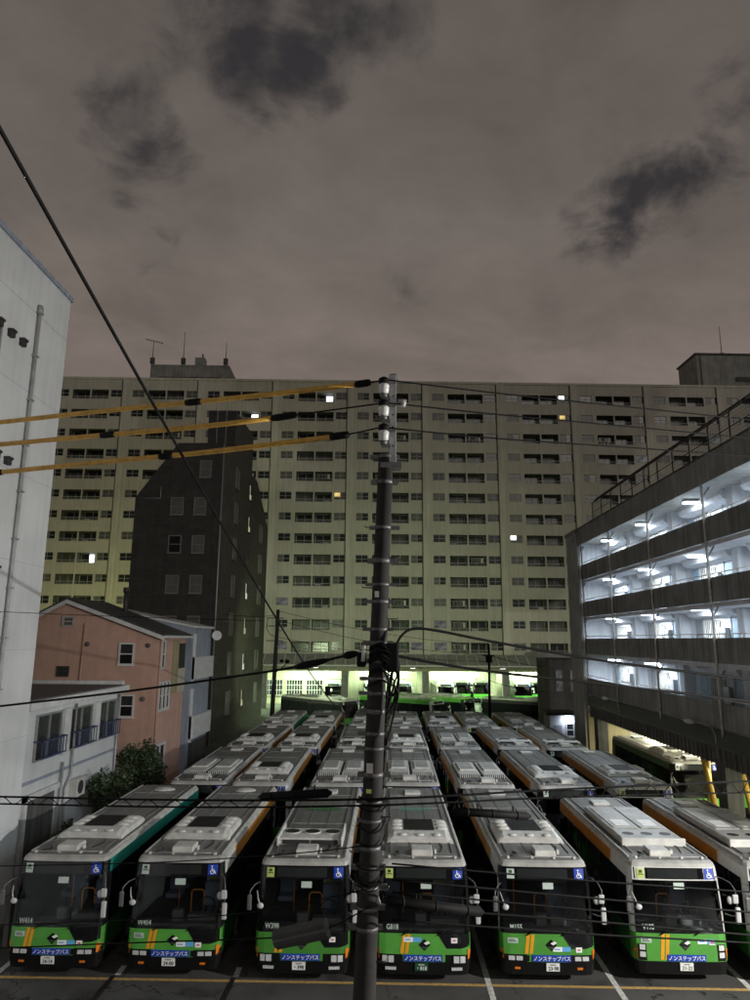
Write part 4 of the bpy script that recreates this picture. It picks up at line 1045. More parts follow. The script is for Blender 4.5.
for li, zt in enumerate(tops):
    fl = zt-1.02; ce = fl+2.3
    for k in range(4):
        y1 = bays[k]-.2; y0 = bays[k+1]-.2
        # pier, curtain of wall, doors, meter box, air duct of one dwelling
        b = MB(); b.box(XBK-.55, XBK, y0+.0, y0+.55, fl, fl+2.48, 'corridor'); b.build('pier', CB)
        b = MB(); b.prism([(XBK-.001, fl+1.95), (XBK-.5, fl+2.05), (XBK-.62, fl+2.25), (XBK-.62, fl+2.47), (XBK-.001, fl+2.47)], 'y', y0+.9, y1-.9, 'corridor'); b.build('beam', CB)
        rr = random.Random(li*10+k)
        d0 = y0+1.0+rr.random()*.4
        b = MB(); b.box(XBK-.05, XBK-.002, d0, d0+.9, fl, fl+1.9, rr.choice(['door', 'doorgrey', 'door'])); b.box(XBK-.08, XBK-.003, d0-.06, d0, fl, fl+1.96, 'galv'); b.box(XBK-.08, XBK-.003, d0+.9, d0+.96, fl, fl+1.96, 'galv')
        dr = b.build('door', CB); b = MB(); b.box(XBK-.1, XBK-.05, d0+.08, d0+.13, fl+.9, fl+1.05, 'galv'); b.build('handle', dr)
        d1 = y0+3.2
        b = MB(); b.box(XBK-.04, XBK-.002, d1, d1+1.5, fl+.7, fl+1.8, 'wcurtain')
        for q in range(9): b.box(XBK-.09, XBK-.06, d1+q*.185, d1+.03+q*.185, fl+.65, fl+1.85, 'pipewhite')
        b.build('window', CB)
        b = MB(); b.box(XBK-.04, XBK-.002, d1+1.8, d1+2.6, fl, fl+1.9, rr.choice(['door', 'doorgrey'])); b.build('door', CB)
        b = MB(); b.box(XBK-.22, XBK-.002, d0+1.2, d0+1.75, fl+.4, fl+1.5, 'galv', .02); b.build('meter_box', CB)
        b = MB(); b.ell((XBK-.2, y0+.7, fl+2.1), .13, .13, .13, 'acwhite', 10, 6); b.tube([(XBK-.2, y0+.7, fl+2.1), (XBK-.02, y0+.7, fl+2.1)], .05, 'galv', 6); b.build('corridor_bell', CB)
        if rr.random() < .6:
            b = MB(); b.box(XBK-.4, XBK-.05, d0+2.0, d0+2.75, fl, fl+.6, 'acwhite', .03); b.disc((XBK-.405, d0+2.35, fl+.3), .23, 'grille', 16, 'x'); b.build('condenser', CB)
        b = MB(); b.tube([(XF-.07, y1+.05, fl+1.75), (XF+.25, y1-.1, fl+2.35)], .04, 'galv', 6); b.build('bracket', CB)
        lit = not (li == 0 and k >= 2)
        ly = y0+3.1
        b = MB(); b.box(14.0, 14.75, ly-.16, ly+.16, fl+2.33, fl+2.42, 'galv'); lf = b.build('lamp_housing', CB)
        if lit:
            b = MB(); b.box(14.02, 14.73, ly-.14, ly+.14, fl+2.26, fl+2.328, 'tube'); b.build('lamp_tube', lf)
            area('corridor_light', (14.35, ly, fl+2.24), .8, .3, 230, (.82, .92, 1.), (0, 0, 0), None)
# ground storey: fascia, canopy, pillars, yellow braces, back wall
b = MB(); b.box(XF-.25, XF-.1, YA, 47.5, 4.0, 4.72, 'concdark')
y = YA
while y < 47.5: b.box(XF-.29, XF-.25, y, y+.08, 3.96, 4.7, 'concdark'); y += .42
b.prism([(XF-.3, 4.72), (XF+.0, 5.3), (XF+.0, 5.2), (XF-.3, 4.66)], 'y', YA, 48, 'slate'); b.build('fascia', CB)
b = MB(); b.box(XF, XF+10, YA, YB, 4.35, 4.6, 'cream'); b.build('underside', CB)
for y in (47.6, 30.2, 24):
    b = MB(); b.box(XF+.1, XF+.75, y-.4, y+.4, 0, 4.35, 'concdark'); b.build('pillar', CB)
b = MB(); b.box(XF+9.3, XF+9.6, YA, 62, 0, 4.35, 'cream'); b.build('rear_wall', CB)
for pts in ([(14.6, 33.7, 0), (14.6, 33.7, 4.35)], [(14.65, 32.4, 0), (14.65, 30.9, 4.35)], [(14.5, 32.3, 0), (14.5, 34.2, 4.35)], [(14.9, 29.6, 0), (14.9, 31.6, 4.35)], [(17.5, 41, 2.0), (17.5, 43.2, 4.35)], [(17.5, 44, 2.0), (17.5, 41.7, 4.35)]):
    b = MB(); b.tube(pts, .13, 'steelyellow', 10); b.build('steel_brace', CB)
for y in (23, 28, 34, 40.5, 46):
    b = MB(); b.box(16.6, 17.4, y-.6, y+.6, 4.27, 4.34, 'tubeg'); b.build('ceiling_lamp', CB)
    area('underside_light', (17, y, 4.2), 1.0, 1.2, 420, (1, .93, .66))
b = MB(); b.box(16.2, 17.6, 30.6, 31.8, 0, 2.5, 'cream', .02); b.box(16.15, 17.65, 30.55, 31.85, 2.5, 2.58, 'trimwhite'); b.box(16.3, 16.9, 30.585, 30.6, .2, 2.3, 'trimwhite')
tag(b.build('storage_cabinet'), 'cream storage cabinet under the corridor building behind yellow braces', 'cabinet')
# roof fence
FN = thing('roof_fence', 'tall wire mesh fence along the roof edge of the corridor building', 'fence', (0, 0, 0))
b = MB()
for z in (16.75, 17.5, 18.15): b.tube([(XF+.55, YA, z), (XF+.55, 47.5, z)], .022, 'grille', 5)
b.tube([(XF+1.3, YA, 18.8), (XF+1.3, 47.5, 18.8)], .022, 'grille', 5); b.build('rail', FN)
y = YA+.3
while y < 47.6:
    b = MB(); b.tube([(XF+.55, y, 15.7), (XF+.55, y, 18.0), (XF+.65, y, 18.3), (XF+1.3, y, 18.8)], .032, 'grille', 6); b.build('post', FN); y += 1.95
b = MB(); y = YA
while y < 47.4: b.tube([(XF+.55, y, 16.7), (XF+.55, y, 18.15), (XF+1.3, y, 18.8)], .006, 'grille', 3, False); y += .16
z = 16.7
while z < 18.2: b.tube([(XF+.55, YA, z), (XF+.55, 47.5, z)], .006, 'grille', 3, False); z += .16
b.build('wire_mesh', FN)
# stair tower and its low wing
ST = thing('stair_tower', 'bare concrete stair tower at the far end of the corridor building', 'tower')
b = MB(); b.box(13.3, 17.2, 49.02, 51.8, 0, 16.35, 'towerconc'); b.box(13.22, 17.3, 48.99, 51.9, 16.35, 16.6, 'conc'); b.build('wall', ST)
b = MB(); b.box(13.5, 16.2, 48.93, 49.018, .3, 4.2, 'walltan'); b.build('panel', ST)
b = MB(); b.box(13.9, 21, 62, 67, 0, 7.4, 'conc'); b.build('wing', ST)
b = MB(); b.box(12.9, 21.2, 61.5, 67.2, 7.4, 7.75, 'signwhite', .02); b.build('wing_roof', ST)
for x in (14.5, 15.75): fwin(x, x+.5, 4.6, 6.3, 62, ST, 'litdim', 'wframe', sill=False)
KI = thing('gatehouse', 'small white lamp lit gatehouse at the foot of the stair tower', 'hut')
b = MB(); b.box(13.15, 15.2, 59.0, 61.2, 0, 2.9, 'wallwhite'); b.build('wall', KI)
b = MB(); b.box(12.85, 15.4, 58.6, 61.4, 2.9, 3.1, 'slate'); b.build('roof', KI)
b = MB(); b.box(13.5, 14.1, 58.97, 58.998, .1, 2.1, 'doorgrey'); b.build('door', KI)
fwin(14.5, 15.0, 1.3, 2.2, 59.0, KI, 'wglass', 'wframew')
b = MB(); b.box(14.3, 14.9, 58.8, 58.95, 2.6, 2.72, 'tube'); b.build('lamp', KI)
area('gatehouse_light', (14.6, 58.5, 2.62), .6, .15, 16, (.75, .82, 1.), (R(35), 0, 0))
# unlit arm lamps on the canopy
for lab, y in (('unlit arm lamp on the dark canopy, the one near the stair tower', 41.5), ('unlit arm lamp on the dark canopy, the one near the yellow braces', 29.6)):
    t = thing('arm_lamp', lab, 'street lamp', (13.25, y, 4.72), 0, 'unlit arm lamps on the canopy')
    b = MB(); b.tube([(0, 0, -.5), (0, 0, .35), (0, .25, .62), (0, .7, .72), (-.12, 1.7, .72)], .035, 'galv', 8); b.build('arm', t)
    b = MB(); b.ell((-.16, 2.1, .70), .16, .5, .1, 'acwhite', 14, 8); b.ell((-.16, 2.15, .645), .12, .36, .07, 'galv', 12, 6); b.build('lamp_head', t)

# ------------------------------------------------------------------ utility poles and cables
CAB = {
    'A1': [(-6.37, 12.01, 6.23), (-2.97, 11.04, 6.42), (-0.11, 10.08, 6.67), (2.56, 10.99, 6.64), (5.84, 11.95, 6.61)],
    'A2': [(-6.36, 12.01, 6.12), (-2.96, 11.04, 6.32), (-0.11, 10.08, 6.59), (2.55, 10.99, 6.53), (5.82, 11.95, 6.44)],
    'R1': [(0.06, 10.14, 5.84), (2.97, 11.14, 5.35), (5.67, 11.95, 4.97)],
    'R2': [(0.06, 10.14, 5.64), (2.96, 11.14, 5.12), (5.65, 11.95, 4.68)],
    'R3': [(0.06, 10.14, 5.49), (2.95, 11.14, 4.96), (5.63, 11.95, 4.51)],
    'R4': [(0.06, 10.14, 5.31), (2.95, 11.14, 4.81), (5.61, 11.95, 4.36)],
    'R5': [(0.06, 10.14, 5.15), (2.94, 11.14, 4.64), (5.6, 11.95, 4.25)],
    'L2': [(-6.11, 12.01, 3.99), (-3.83, 11.35, 4.35), (-1.52, 10.6, 4.74), (-0.83, 10.35, 4.95), (-0.21, 10.12, 5.33)],
    'L3': [(-6.15, 12.01, 4.32), (-3.85, 11.35, 4.66), (-1.94, 10.74, 5.0), (-0.21, 10.12, 5.54)],
    'L4': [(-6.25, 12.01, 5.18), (-3.41, 11.19, 5.51), (-1.23, 10.49, 5.86), (-0.21, 10.12, 6.08)],
    'HL1': [(-7.11, 12.01, 12.65), (-5.06, 11.5, 12.69), (-3.16, 10.99, 12.69), (-1.42, 10.49, 12.69), (-0.53, 10.21, 12.69), (-0.08, 10.1, 12.72)],
    'HL2': [(-7.06, 12.01, 12.23), (-5.02, 11.5, 12.25), (-3.14, 10.99, 12.25), (-1.88, 10.63, 12.28), (-1.41, 10.49, 12.3), (-0.09, 10.1, 12.35)],
    'HL3': [(-7.0, 12.01, 11.71), (-4.98, 11.5, 11.77), (-3.11, 10.99, 11.8), (-1.4, 10.49, 11.86), (-0.68, 10.26, 11.89), (-0.09, 10.1, 11.97)],
    'HR1': [(-0.02, 10.12, 12.73), (1.8, 10.69, 12.72), (3.92, 11.3, 12.72), (6.44, 11.95, 12.69)],
    'HR2': [(-0.01, 10.12, 12.36), (1.79, 10.69, 12.36), (3.9, 11.3, 12.37), (6.41, 11.95, 12.35)],
    'HR3': [(-0.01, 10.12, 11.96), (1.77, 10.69, 11.96), (3.88, 11.3, 12.0), (6.37, 11.95, 12.02)],
    'TL': [(-6.53, 12.01, 7.66), (-4.29, 11.4, 7.95), (-2.25, 10.79, 8.25), (-1.3, 10.49, 8.41), (-0.62, 10.26, 8.57), (-0.38, 10.17, 8.61)],
    'TR1': [(0.05, 10.14, 8.49), (0.1, 10.16, 8.69), (0.21, 10.2, 8.88), (0.39, 10.26, 8.96), (0.76, 10.38, 8.93), (1.53, 10.64, 8.79), (3.32, 11.19, 8.51), (5.99, 11.95, 8.19)],
    'TR2': [(0.05, 10.14, 8.59), (0.76, 10.38, 8.46), (1.67, 10.69, 8.33), (3.3, 11.19, 8.15), (5.96, 11.95, 7.85)],
    'thin': [(-6.71, 12.01, 9.23), (-4.57, 11.45, 9.15), (-1.92, 10.68, 9.07)],
}
def smooth(pts, k=4):
    pts = [Vector(p) for p in pts]; out = []
    for i in range(len(pts)-1):
        p0, p1, p2, p3 = pts[max(i-1, 0)], pts[i], pts[i+1], pts[min(i+2, len(pts)-1)]
        for j in range(k):
            t = j/k; out.append(.5*((2*p1)+(p2-p0)*t+(2*p0-5*p1+4*p2-p3)*t*t+(3*p1-3*p2+p3-p0)*t**3))
    return out+[pts[-1]]
UP = thing('utility_pole', 'tall leaning concrete utility pole in the middle foreground', 'utility pole', (-.45, 10.3, 0))
def pc(z): return Vector((.45*z/12.8+.0, 0, z))
def pr(z): return .172-.0052*z
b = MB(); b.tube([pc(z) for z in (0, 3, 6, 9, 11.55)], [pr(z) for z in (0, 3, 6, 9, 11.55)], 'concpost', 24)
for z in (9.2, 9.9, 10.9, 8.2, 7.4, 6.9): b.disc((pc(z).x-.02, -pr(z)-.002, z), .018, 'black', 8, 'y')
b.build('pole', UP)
for z, h in ((11.55, .05), (11.15, .06), (10.45, .05), (9.95, .07), (9.6, .04), (9.35, .05), (8.95, .05), (8.75, .07), (8.5, .06), (8.25, .05), (8.05, .05), (7.8, .07), (7.5, .05), (7.3, .04), (6.95, .06), (6.6, .05), (6.35, .04), (6.0, .06), (5.75, .05), (5.5, .06), (5.25, .05), (5.0, .05)):
    c = pc(z); b = MB(); b.tube([(c.x, 0, z-h/2), (c.x, 0, z+h/2)], pr(z)+.012, 'bandgrey', 20); b.box(c.x-.2-random.random()*.06, c.x-.12, -.05, .05, z-h/2, z+h/2, 'bandgrey'); b.box(c.x+.12, c.x+.2+random.random()*.06, -.05, .05, z-h/2, z+h/2, 'bandgrey')
    b.build('band', UP)
for z, w_, h_, c_ in ((7.05, .09, .13, 'pipewhite'), (6.75, .07, .05, 'cardgreen'), (9.45, .06, .09, 'pipewhite')):
    b = MB(); x = pc(z).x; b.box(x-.05-w_/2, x-.05+w_/2, -pr(z)-.012, -pr(z)+.02, z-h_/2, z+h_/2, c_); b.build('tag', UP)
for k, z in enumerate([4.6+.45*i for i in range(14)]):
    b = MB(); x = pc(z).x; sg = -1 if k % 2 else 1; b.tube([(x+sg*.12, -.03, z), (x+sg*.27, -.05, z), (x+sg*.275, -.05, z+.03)], .010, 'bandgrey', 6); b.build('step_bolt', UP)
# steel head with three insulators
b = MB(); hx = .45
b.box(hx-.0, hx+.115, -.1, .1, 11.4, 12.86, 'galv', .01); b.box(hx-.13, hx+.19, -.12, .12, 11.36, 11.44, 'bandgrey'); b.box(hx+.02, hx+.13, -.09, .11, 12.80, 12.88, 'bandgrey', .02)
for z in (11.7, 12.0, 12.2, 12.5): b.disc((hx+.06, -.103, z), .014, 'black', 8, 'y')
b.build('steel_head', UP)
for z in (12.72, 12.36, 11.97):
    b = MB(); x = hx-.08
    b.tube([(x, -.2, z-.28), (x, -.2, z-.24), (x, -.2, z-.22)], [.05, .06, .05], 'bandgrey', 10)
    b.tube([(x, -.2, z-.22), (x, -.2, z-.20), (x, -.2, z-.12), (x, -.2, z-.09), (x, -.2, z-.06)], [.05, .075, .08, .085, .06], 'porcelain', 16)
    b.tube([(x, -.2, z-.07), (x, -.2, z-.03), (x, -.2, z+.02), (x, -.2, z+.05)], [.055, .085, .08, .03], 'rubber', 14)
    b.box(x-.03, hx+.02, -.22, -.1, z-.30, z-.26, 'bandgrey'); b.build('insulator', UP)
b = MB(); b.box(hx+.15, hx+.27, -.1, .05, 12.36, 12.46, 'galv', .02); b.ell((hx+.22, -.1, 12.38), .045, .045, .06, 'acwhite', 10, 6); b.build('cutout_switch', UP)
# cable clutter on the pole
b = MB(); c = pc(8.6); rr = random.Random(3)
def coil(pts, r):
    b = MB(); b.tube(smooth(pts, 5), r, 'rubber', 6); b.build('cable_loop', UP)
for k in range(9):
    z0 = 8.15+rr.random()*.6; w0 = .16+rr.random()*.14
    coil([(c.x-.12, -.14, z0), (c.x+.05, -.2, z0+.08), (c.x+w0, -.16, z0-.02-rr.random()*.15), (c.x+w0*.9, -.12, z0-.25-rr.random()*.3), (c.x+.12, -.16, z0-.4-rr.random()*.4)], .010+.008*rr.random())
for k in range(9):
    z0 = 5.0+rr.random()*1.9; c2 = pc(z0).x
    coil([(c2-.19, -.04, z0+.05*rr.random()), (c2-.12, -.15, z0), (c2, -.195, z0-.05*rr.random()), (c2+.13, -.14, z0-.02), (c2+.2, -.02, z0+.1*rr.random())], .008+.006*rr.random())
b = MB()
b.box(c.x+.12, c.x+.3, -.2, -.02, 8.35, 8.75, 'rubber', .03); b.build('cable_box', UP); b = MB(); b.box(c.x-.3, c.x-.17, -.14, .02, 8.42, 8.62, 'rubber', .02)
b.build('cable_box', UP)
def cable(name, label, pts, r, m='rubber', n=6, group='cables on the near utility pole', cat='cable'):
    b = MB(); b.tube(pts, r, m, n); o = b.build(name); tag(o, label, cat, group); return o
def ext(pts, left=0, right=0):
    pts = [Vector(p) for p in pts]
    if left: d = (pts[0]-pts[1]); d = d/abs(d.x); pts = [pts[0]+d*left]+pts
    if right: d = (pts[-1]-pts[-2]); d = d/abs(d.x); pts = pts+[pts[-1]+d*right]
    return pts
def along(pts, x0, x1, n=5):
    """the piece of a cable between two x values"""
    P = smooth(pts, 8); out = []
    for i in range(n+1):
        x = x0+(x1-x0)*i/n
        for a, c in zip(P, P[1:]):
            if min(a.x, c.x) <= x <= max(a.x, c.x) and abs(c.x-a.x) > 1e-6:
                out.append(a.lerp(c, (x-a.x)/(c.x-a.x))); break
    return out
W3 = ['top', 'middle', 'bottom']
SL = {'HL1': [(-11.9, -.52)], 'HL2': [(-11.9, -1.88)], 'HL3': [(-11.9, -.90)]}
JO = {'HL1': [(-3.42, -3.14), (-.52, -.29)], 'HL2': [(-5.0, -4.73), (-1.88, -1.47)], 'HL3': [(-3.85, -3.6), (-7.3, -6.94), (-.90, -.62)]}
for i in range(3):
    k = f'HL{i+1}'; pts = ext(CAB[k], 4.8); wl = Vector(pts[0]); 
    cable('power_line', f'{W3[i]} one of three power lines left of the pole, in yellow sleeve', smooth(pts), .012)
    b = MB()
    for x0, x1 in SL[k]: b.tube(along(pts, x0+.05, x1, 14), .042, 'sheath', 10)
    o = b.build('cable_sleeve'); tag(o, f'yellow sleeve on the {W3[i]} power line left of the pole', 'cable sleeve', 'yellow cable sleeves')
    for x0, x1 in JO[k]:
        b = MB(); b.tube(along(pts, x0, x1, 4), [.05, .058, .056, .058, .05], 'rubber', 10); b.build('sleeve_joint', o)
    k = f'HR{i+1}'; cable('power_line', f'{W3[i]} one of three bare power lines right of the pole', smooth(ext(CAB[k], 0, 18)), .012)
cable('overhead_cable', 'thick cable with black joints rising from the left to the pole', smooth(ext(CAB['TL'], 5.2)), .02)
b = MB(); 
for x0, x1 in ((-1.40, -.86), (-.66, -.42)): b.tube(along(CAB['TL'], x0, x1, 6), [.02, .045, .058, .055, .05, .04, .02], 'rubber', 10)
b.tube([(-.36, 10.15, 8.5), (-.34, 10.12, 8.72)], .03, 'porcelain', 8)
tag(b.build('cable_joint'), 'fat black joints on the cable rising to the pole from the left', 'cable joint')
cable('overhead_cable', 'thick cable looping up from the pole and running right', smooth(ext(CAB['TR1'], 0, 16)), .020)
cable('overhead_cable', 'cable sloping down right below the looping thick cable', smooth(ext(CAB['TR2'], 0, 16)), .022)
cable('overhead_cable', 'thin wire crossing the white building and the brown block', smooth(ext(CAB['thin'], 5)), .006)
for k, l, le, ri, r in (('A1', 'upper lashed telephone cable crossing in front of the bus roofs', 5.5, 16, .016), ('A2', 'lower lashed telephone cable crossing in front of the bus roofs', 5.5, 16, .014),
    ('L2', 'lowest cable left of the pole, carrying the grey cover', 5.5, 0, .010), ('L3', 'cable left of the pole just above the one with the cover', 5.5, 0, .008), ('L4', 'cable left of the pole above the front windscreens', 5.5, 0, .008),
    ('R1', 'highest of five cables sagging right across the bus fronts', 0, 16, .012), ('R2', 'second highest of five cables sagging right across the bus fronts', 0, 16, .014), ('R3', 'middle one of five cables sagging right across the bus fronts', 0, 16, .012),
    ('R4', 'second lowest of five cables sagging right across the bus fronts', 0, 16, .014), ('R5', 'lowest of five cables sagging right across the bus fronts', 0, 16, .013)):
    cable('telephone_cable', l, smooth(ext(CAB[k], le, ri)), r)
def lash(x0, x1, nm, l):
    b = MB(); up, lo = along(CAB['A1'], x0, x1, 60), along(CAB['A2'], x0, x1, 60); P = []
    for i in range(len(up)): t = (i % 6)/6; w = .5+.5*math.cos(2*PI*t); P.append(lo[i].lerp(up[i], w)-Vector((0, .02, 0)))
    b.tube(P, .007, 'rubber', 5); tag(b.build(nm), l, 'wire', 'spiral lashing wires')
lash(-6.3, -1.9, 'lashing_wire', 'spiral wire between the two lashed cables left of the pole'); lash(2.3, 5.8, 'lashing_wire', 'spiral wire between the two lashed cables right of the pole')
def closure(p, q, r, l, m='rubber', nm='cable_closure'):
    b = MB(); p, q = Vector(p), Vector(q); d = (q-p).normalized()
    b.tube([p-d*.06, p, p+d*.005, q-d*.005, q, q+d*.06], [.02, r*.85, r, r, r*.85, .02], m, 14)
    for t in (.15, .5, .85): c = p.lerp(q, t); b.tube([c-d*.015, c+d*.015], r*1.06, m, 14)
    b.tube([p.lerp(q, .3), p.lerp(q, .3)+Vector((0, 0, r+.06))], .012, m, 5); b.tube([p.lerp(q, .8), p.lerp(q, .8)+Vector((0, 0, r+.06))], .012, m, 5)
    tag(b.build(nm), l, 'cable closure', 'black closures hung on the cables')
closure((-1.81, 10.64, 6.56), (-.84, 10.31, 6.69), .06, 'black cable closure just left of the pole above the bus with fans')
closure((.95, 10.40, 6.45), (2.02, 10.79, 6.31), .055, 'black cable closure right of the pole above the bus plated 23-98')
closure((-.0, 10.02, 5.42), (1.28, 10.55, 5.12), .066, 'thick black closure across the windscreen of bus 818')
b = MB(); p, q = Vector((-1.54, 10.56, 4.70)), Vector((-.80, 10.30, 4.95)); u = (q-p).normalized(); n_ = Vector((u.y, -u.x, 0)).normalized()
if n_.y > 0: n_ = -n_
w_ = u.cross(n_).normalized()
if w_.z < 0: w_ = -w_
V = []; F = []
prf = [(-.10, .05), (-.10, -.0), (-.03, -.075), (.10, -.075), (.15, -.0), (.15, .05)]
for e_ in (p, q): V += [e_+w_*a-n_*c for a, c in prf]
F = [(i, (i+1) % 6, 6+(i+1) % 6, 6+i) for i in range(6)]+[tuple(range(6)), tuple(range(6, 12))]
b.mesh(V, F, 'cover'); b.obox((p+q)/2+n_*.062+w_*.03, u, w_, n_, (q-p).length/2, .012, .02, 'bandgrey')
tag(b.build('cable_cover'), 'dark grey cable cover hanging before the bus with three fans', 'cable cover')
cable('service_cable', 'long black cable slanting down from the top left corner', sag((-3.22, 3.6, 13.25), (-3.72, 62, 2.5), .75, 40), [.022+.018*t/40 for t in range(41)], group='far cables')
b = MB(); b.tube([(-3.72, 62, 0), (-3.72, 62, 2.6)], .05, 'galv', 8); tag(b.build('cable_post'), 'short steel post among the askew buses holding the slanting cable', 'post')
U2 = thing('utility_pole', 'dark utility pole standing at the corner of the brown block', 'utility pole', (-10.2, 63, 0))
b = MB(); b.tube([(0, 0, 0), (.28, 0, 11.4)], [.22, .15], 'concpost', 14); b.build('pole', U2)
b = MB()
for z in (10.6, 9.9, 8.6): b.box(-.7, .8, -.06, .06, z, z+.1, 'bandgrey')
b.tube([(-.6, -.1, 10.6), (-.7, -.1, 9.8), (-.4, -.1, 9.2), (.2, -.1, 9.0)], .03, 'rubber', 5); b.tube([(.7, 0, 10.4), (.9, 0, 9.9), (.6, 0, 9.5), (.25, 0, 9.6)], .03, 'rubber', 5); b.build('crossarm', U2)
b = MB(); b.tube([(.2, 0, 5.9), (.7, 0, 6.2), (1.1, 0, 6.6)], .05, 'rubber', 6); b.ell((.75, 0, 6.9), .2, .2, .16, 'rubber', 10, 6); b.ell((1.25, 0, 6.85), .22, .2, .18, 'rubber', 10, 6); b.build('pole_lamp', U2)
U3 = thing('utility_pole', 'thin dark pole before the depot, right of centre', 'utility pole', (9.25, 66, 0))
b = MB(); b.tube([(0, 0, 0), (.1, 0, 8.5)], [.14, .1], 'rubber', 10); b.box(-.5, .6, -.05, .05, 7.4, 7.5, 'rubber'); b.box(-.2, .35, -.2, .2, 6.8, 7.4, 'rubber', .03); b.build('pole', U3)
for l, p, q, s_ in (('far wire from the corner pole to the thin pole, topmost', (-9.93, 62.9, 11.3), (9.35, 65.9, 8.4), .5), ('far wire from the corner pole to the thin pole, second', (-9.95, 62.9, 10.5), (9.35, 65.9, 7.5), .6), ('far wire from the corner pole to the thin pole, lowest', (-9.98, 62.9, 9.0), (9.35, 65.9, 6.9), .5),
    ('far wire from the brown block to the corner pole', (-14.9, 64, 11.0), (-9.95, 63, 10.9), .15), ('far wire from the thin pole to the stair tower wing', (9.35, 66, 7.5), (13.9, 63, 6.6), .2), ('lower far wire from the thin pole to the tower wing', (9.3, 66, 5.2), (13.9, 63, 4.4), .2)):
    cable('far_wire', l, sag(p, q, s_), .022, group='far cables')

# ------------------------------------------------------------------ plants, block wall
def plant(name, label, loc, r, h, n, m1, m2, seed, cat='shrub'):
    t = thing(name, label, cat, loc); rr = random.Random(seed)
    b = MB(); tips = []
    b.tube([(0, 0, 0), (.05, .02, h*.3), (-.03, .05, h*.55)], [.09, .07, .04], 'bark', 8)
    for k in range(14):
        a = rr.random()*2*PI; z = h*(.2+.35*rr.random()); e_ = Vector((r*.8*math.cos(a)*(.4+.6*rr.random()), r*.8*math.sin(a)*(.4+.6*rr.random()), h*(.5+.45*rr.random())))
        mid = Vector((e_.x*.4, e_.y*.4, (z+e_.z)/2+.1)); b.tube([(0, 0, z), mid, e_], [.03, .022, .008], 'bark', 5); tips += [e_, mid]
    b.build('trunk', t); b = MB()
    cl = [(p, r*(.25+.2*rr.random())) for p in tips]
    for k in range(n):
        c, q = rr.choice(cl); d = Vector((rr.gauss(0, 1), rr.gauss(0, 1), rr.gauss(0, .8))).normalized()*q*(rr.random()**.5)
        p = c+d; s = .05+.05*rr.random(); u = Vector((rr.gauss(0, 1), rr.gauss(0, 1), rr.gauss(0, 1))).normalized(); w = u.orthogonal().normalized(); w.rotate(Matrix.Rotation(rr.random()*6.3, 3, u))
        v = u.cross(w); b.poly([p-w*s*1.5, p-v*s*.6, p+w*s*1.5, p+v*s*.6], m1 if rr.random() < .6 else m2)
    b.build('crown', t, fix=False)
plant('garden_tree', 'taller dark leafy shrub beside the corner of the low white house', (-12.0, 34.9, 0), 1.25, 4.4, 3600, 'leaf', 'leaf2', 1)
plant('garden_shrub', 'round dark shrub in front of the low white house', (-11.75, 30.9, 0), 1.15, 3.3, 3000, 'leaf', 'leaf2', 2)
plant('garden_shrub', 'dark low shrub between the low white house and the wall', (-11.7, 27.6, 0), .9, 2.0, 1800, 'leaf', 'leaf', 3)
plant('garden_shrub', 'dark bush at the foot of the pink house', (-12.3, 37.6, 0), 1.0, 2.8, 2000, 'leaf', 'leaf', 4)
t = thing('bare_shrub', 'almost leafless reddish shrub against the salmon wall', 'shrub', (-13.4, 38.9, 0)); rr = random.Random(8); b = MB()
for k in range(26):
    a = rr.random()*PI*2; p = Vector((0, 0, 1+rr.random())); q = p+Vector((math.cos(a)*.5, math.sin(a)*.3, .7+rr.random()*.6)); b.tube([(0, 0, 0), p, q, q+Vector((math.cos(a)*.3, .1*math.sin(a), .3))], [.025, .018, .01, .004], 'twig', 4)
b.build('trunk', t)
b = MB(); b.box(-11.15, -11.0, 22, 58, 0, 1.3, 'concdark'); b.box(-11.2, -10.95, 22, 58, 1.3, 1.36, 'concdark'); tag(b.build('block_wall'), 'low dark concrete wall along the left side of the lot', 'wall')

# ------------------------------------------------------------------ street lamps that light the scene
def street_lamp(label, x, y, z, dx, power, col, r=.25):
    t = thing('street_lamp', label, 'street lamp', (x, y, 0), 0, 'lit street lamps round the lot')
    b = MB(); b.tube([(0, 0, 0), (0, 0, z-.3), (dx*.4, 0, z), (dx, 0, z+.05)], [.09, .06, .05, .04], 'galv', 10); b.build('post', t)
    b = MB(); b.box(min(dx, dx*1.4), max(dx, dx*1.4), -.14, .14, z, z+.14, 'galv', .03); b.build('lamp_head', t)
    b = MB(); b.box(min(dx*1.05, dx*1.36), max(dx*1.05, dx*1.36), -.1, .1, z-.03, z-.004, 'lampglow'); b.build('lens', t)
    point('street_light', (x+dx*1.2, y, z-.15), power, col, r)
street_lamp('street lamp at the right front corner of the lot', 20.4, 9.2, 8.4, -1.2, 21500, (1., .97, .9))
street_lamp('yard lamp in the lane left of the brown block', -33, 74, 8.0, 1.2, 6500, (.92, 1., .42))
spot('flood_light', (-9.0, 63.4, 7.0), 5600, (.80, 1., .58), 120, (-6, 94, 8), .9, .1)
spot('flood_light', (9.3, 66.4, 7.8), 3400, (.80, 1., .60), 120, (8, 94, 8), .9, .1)

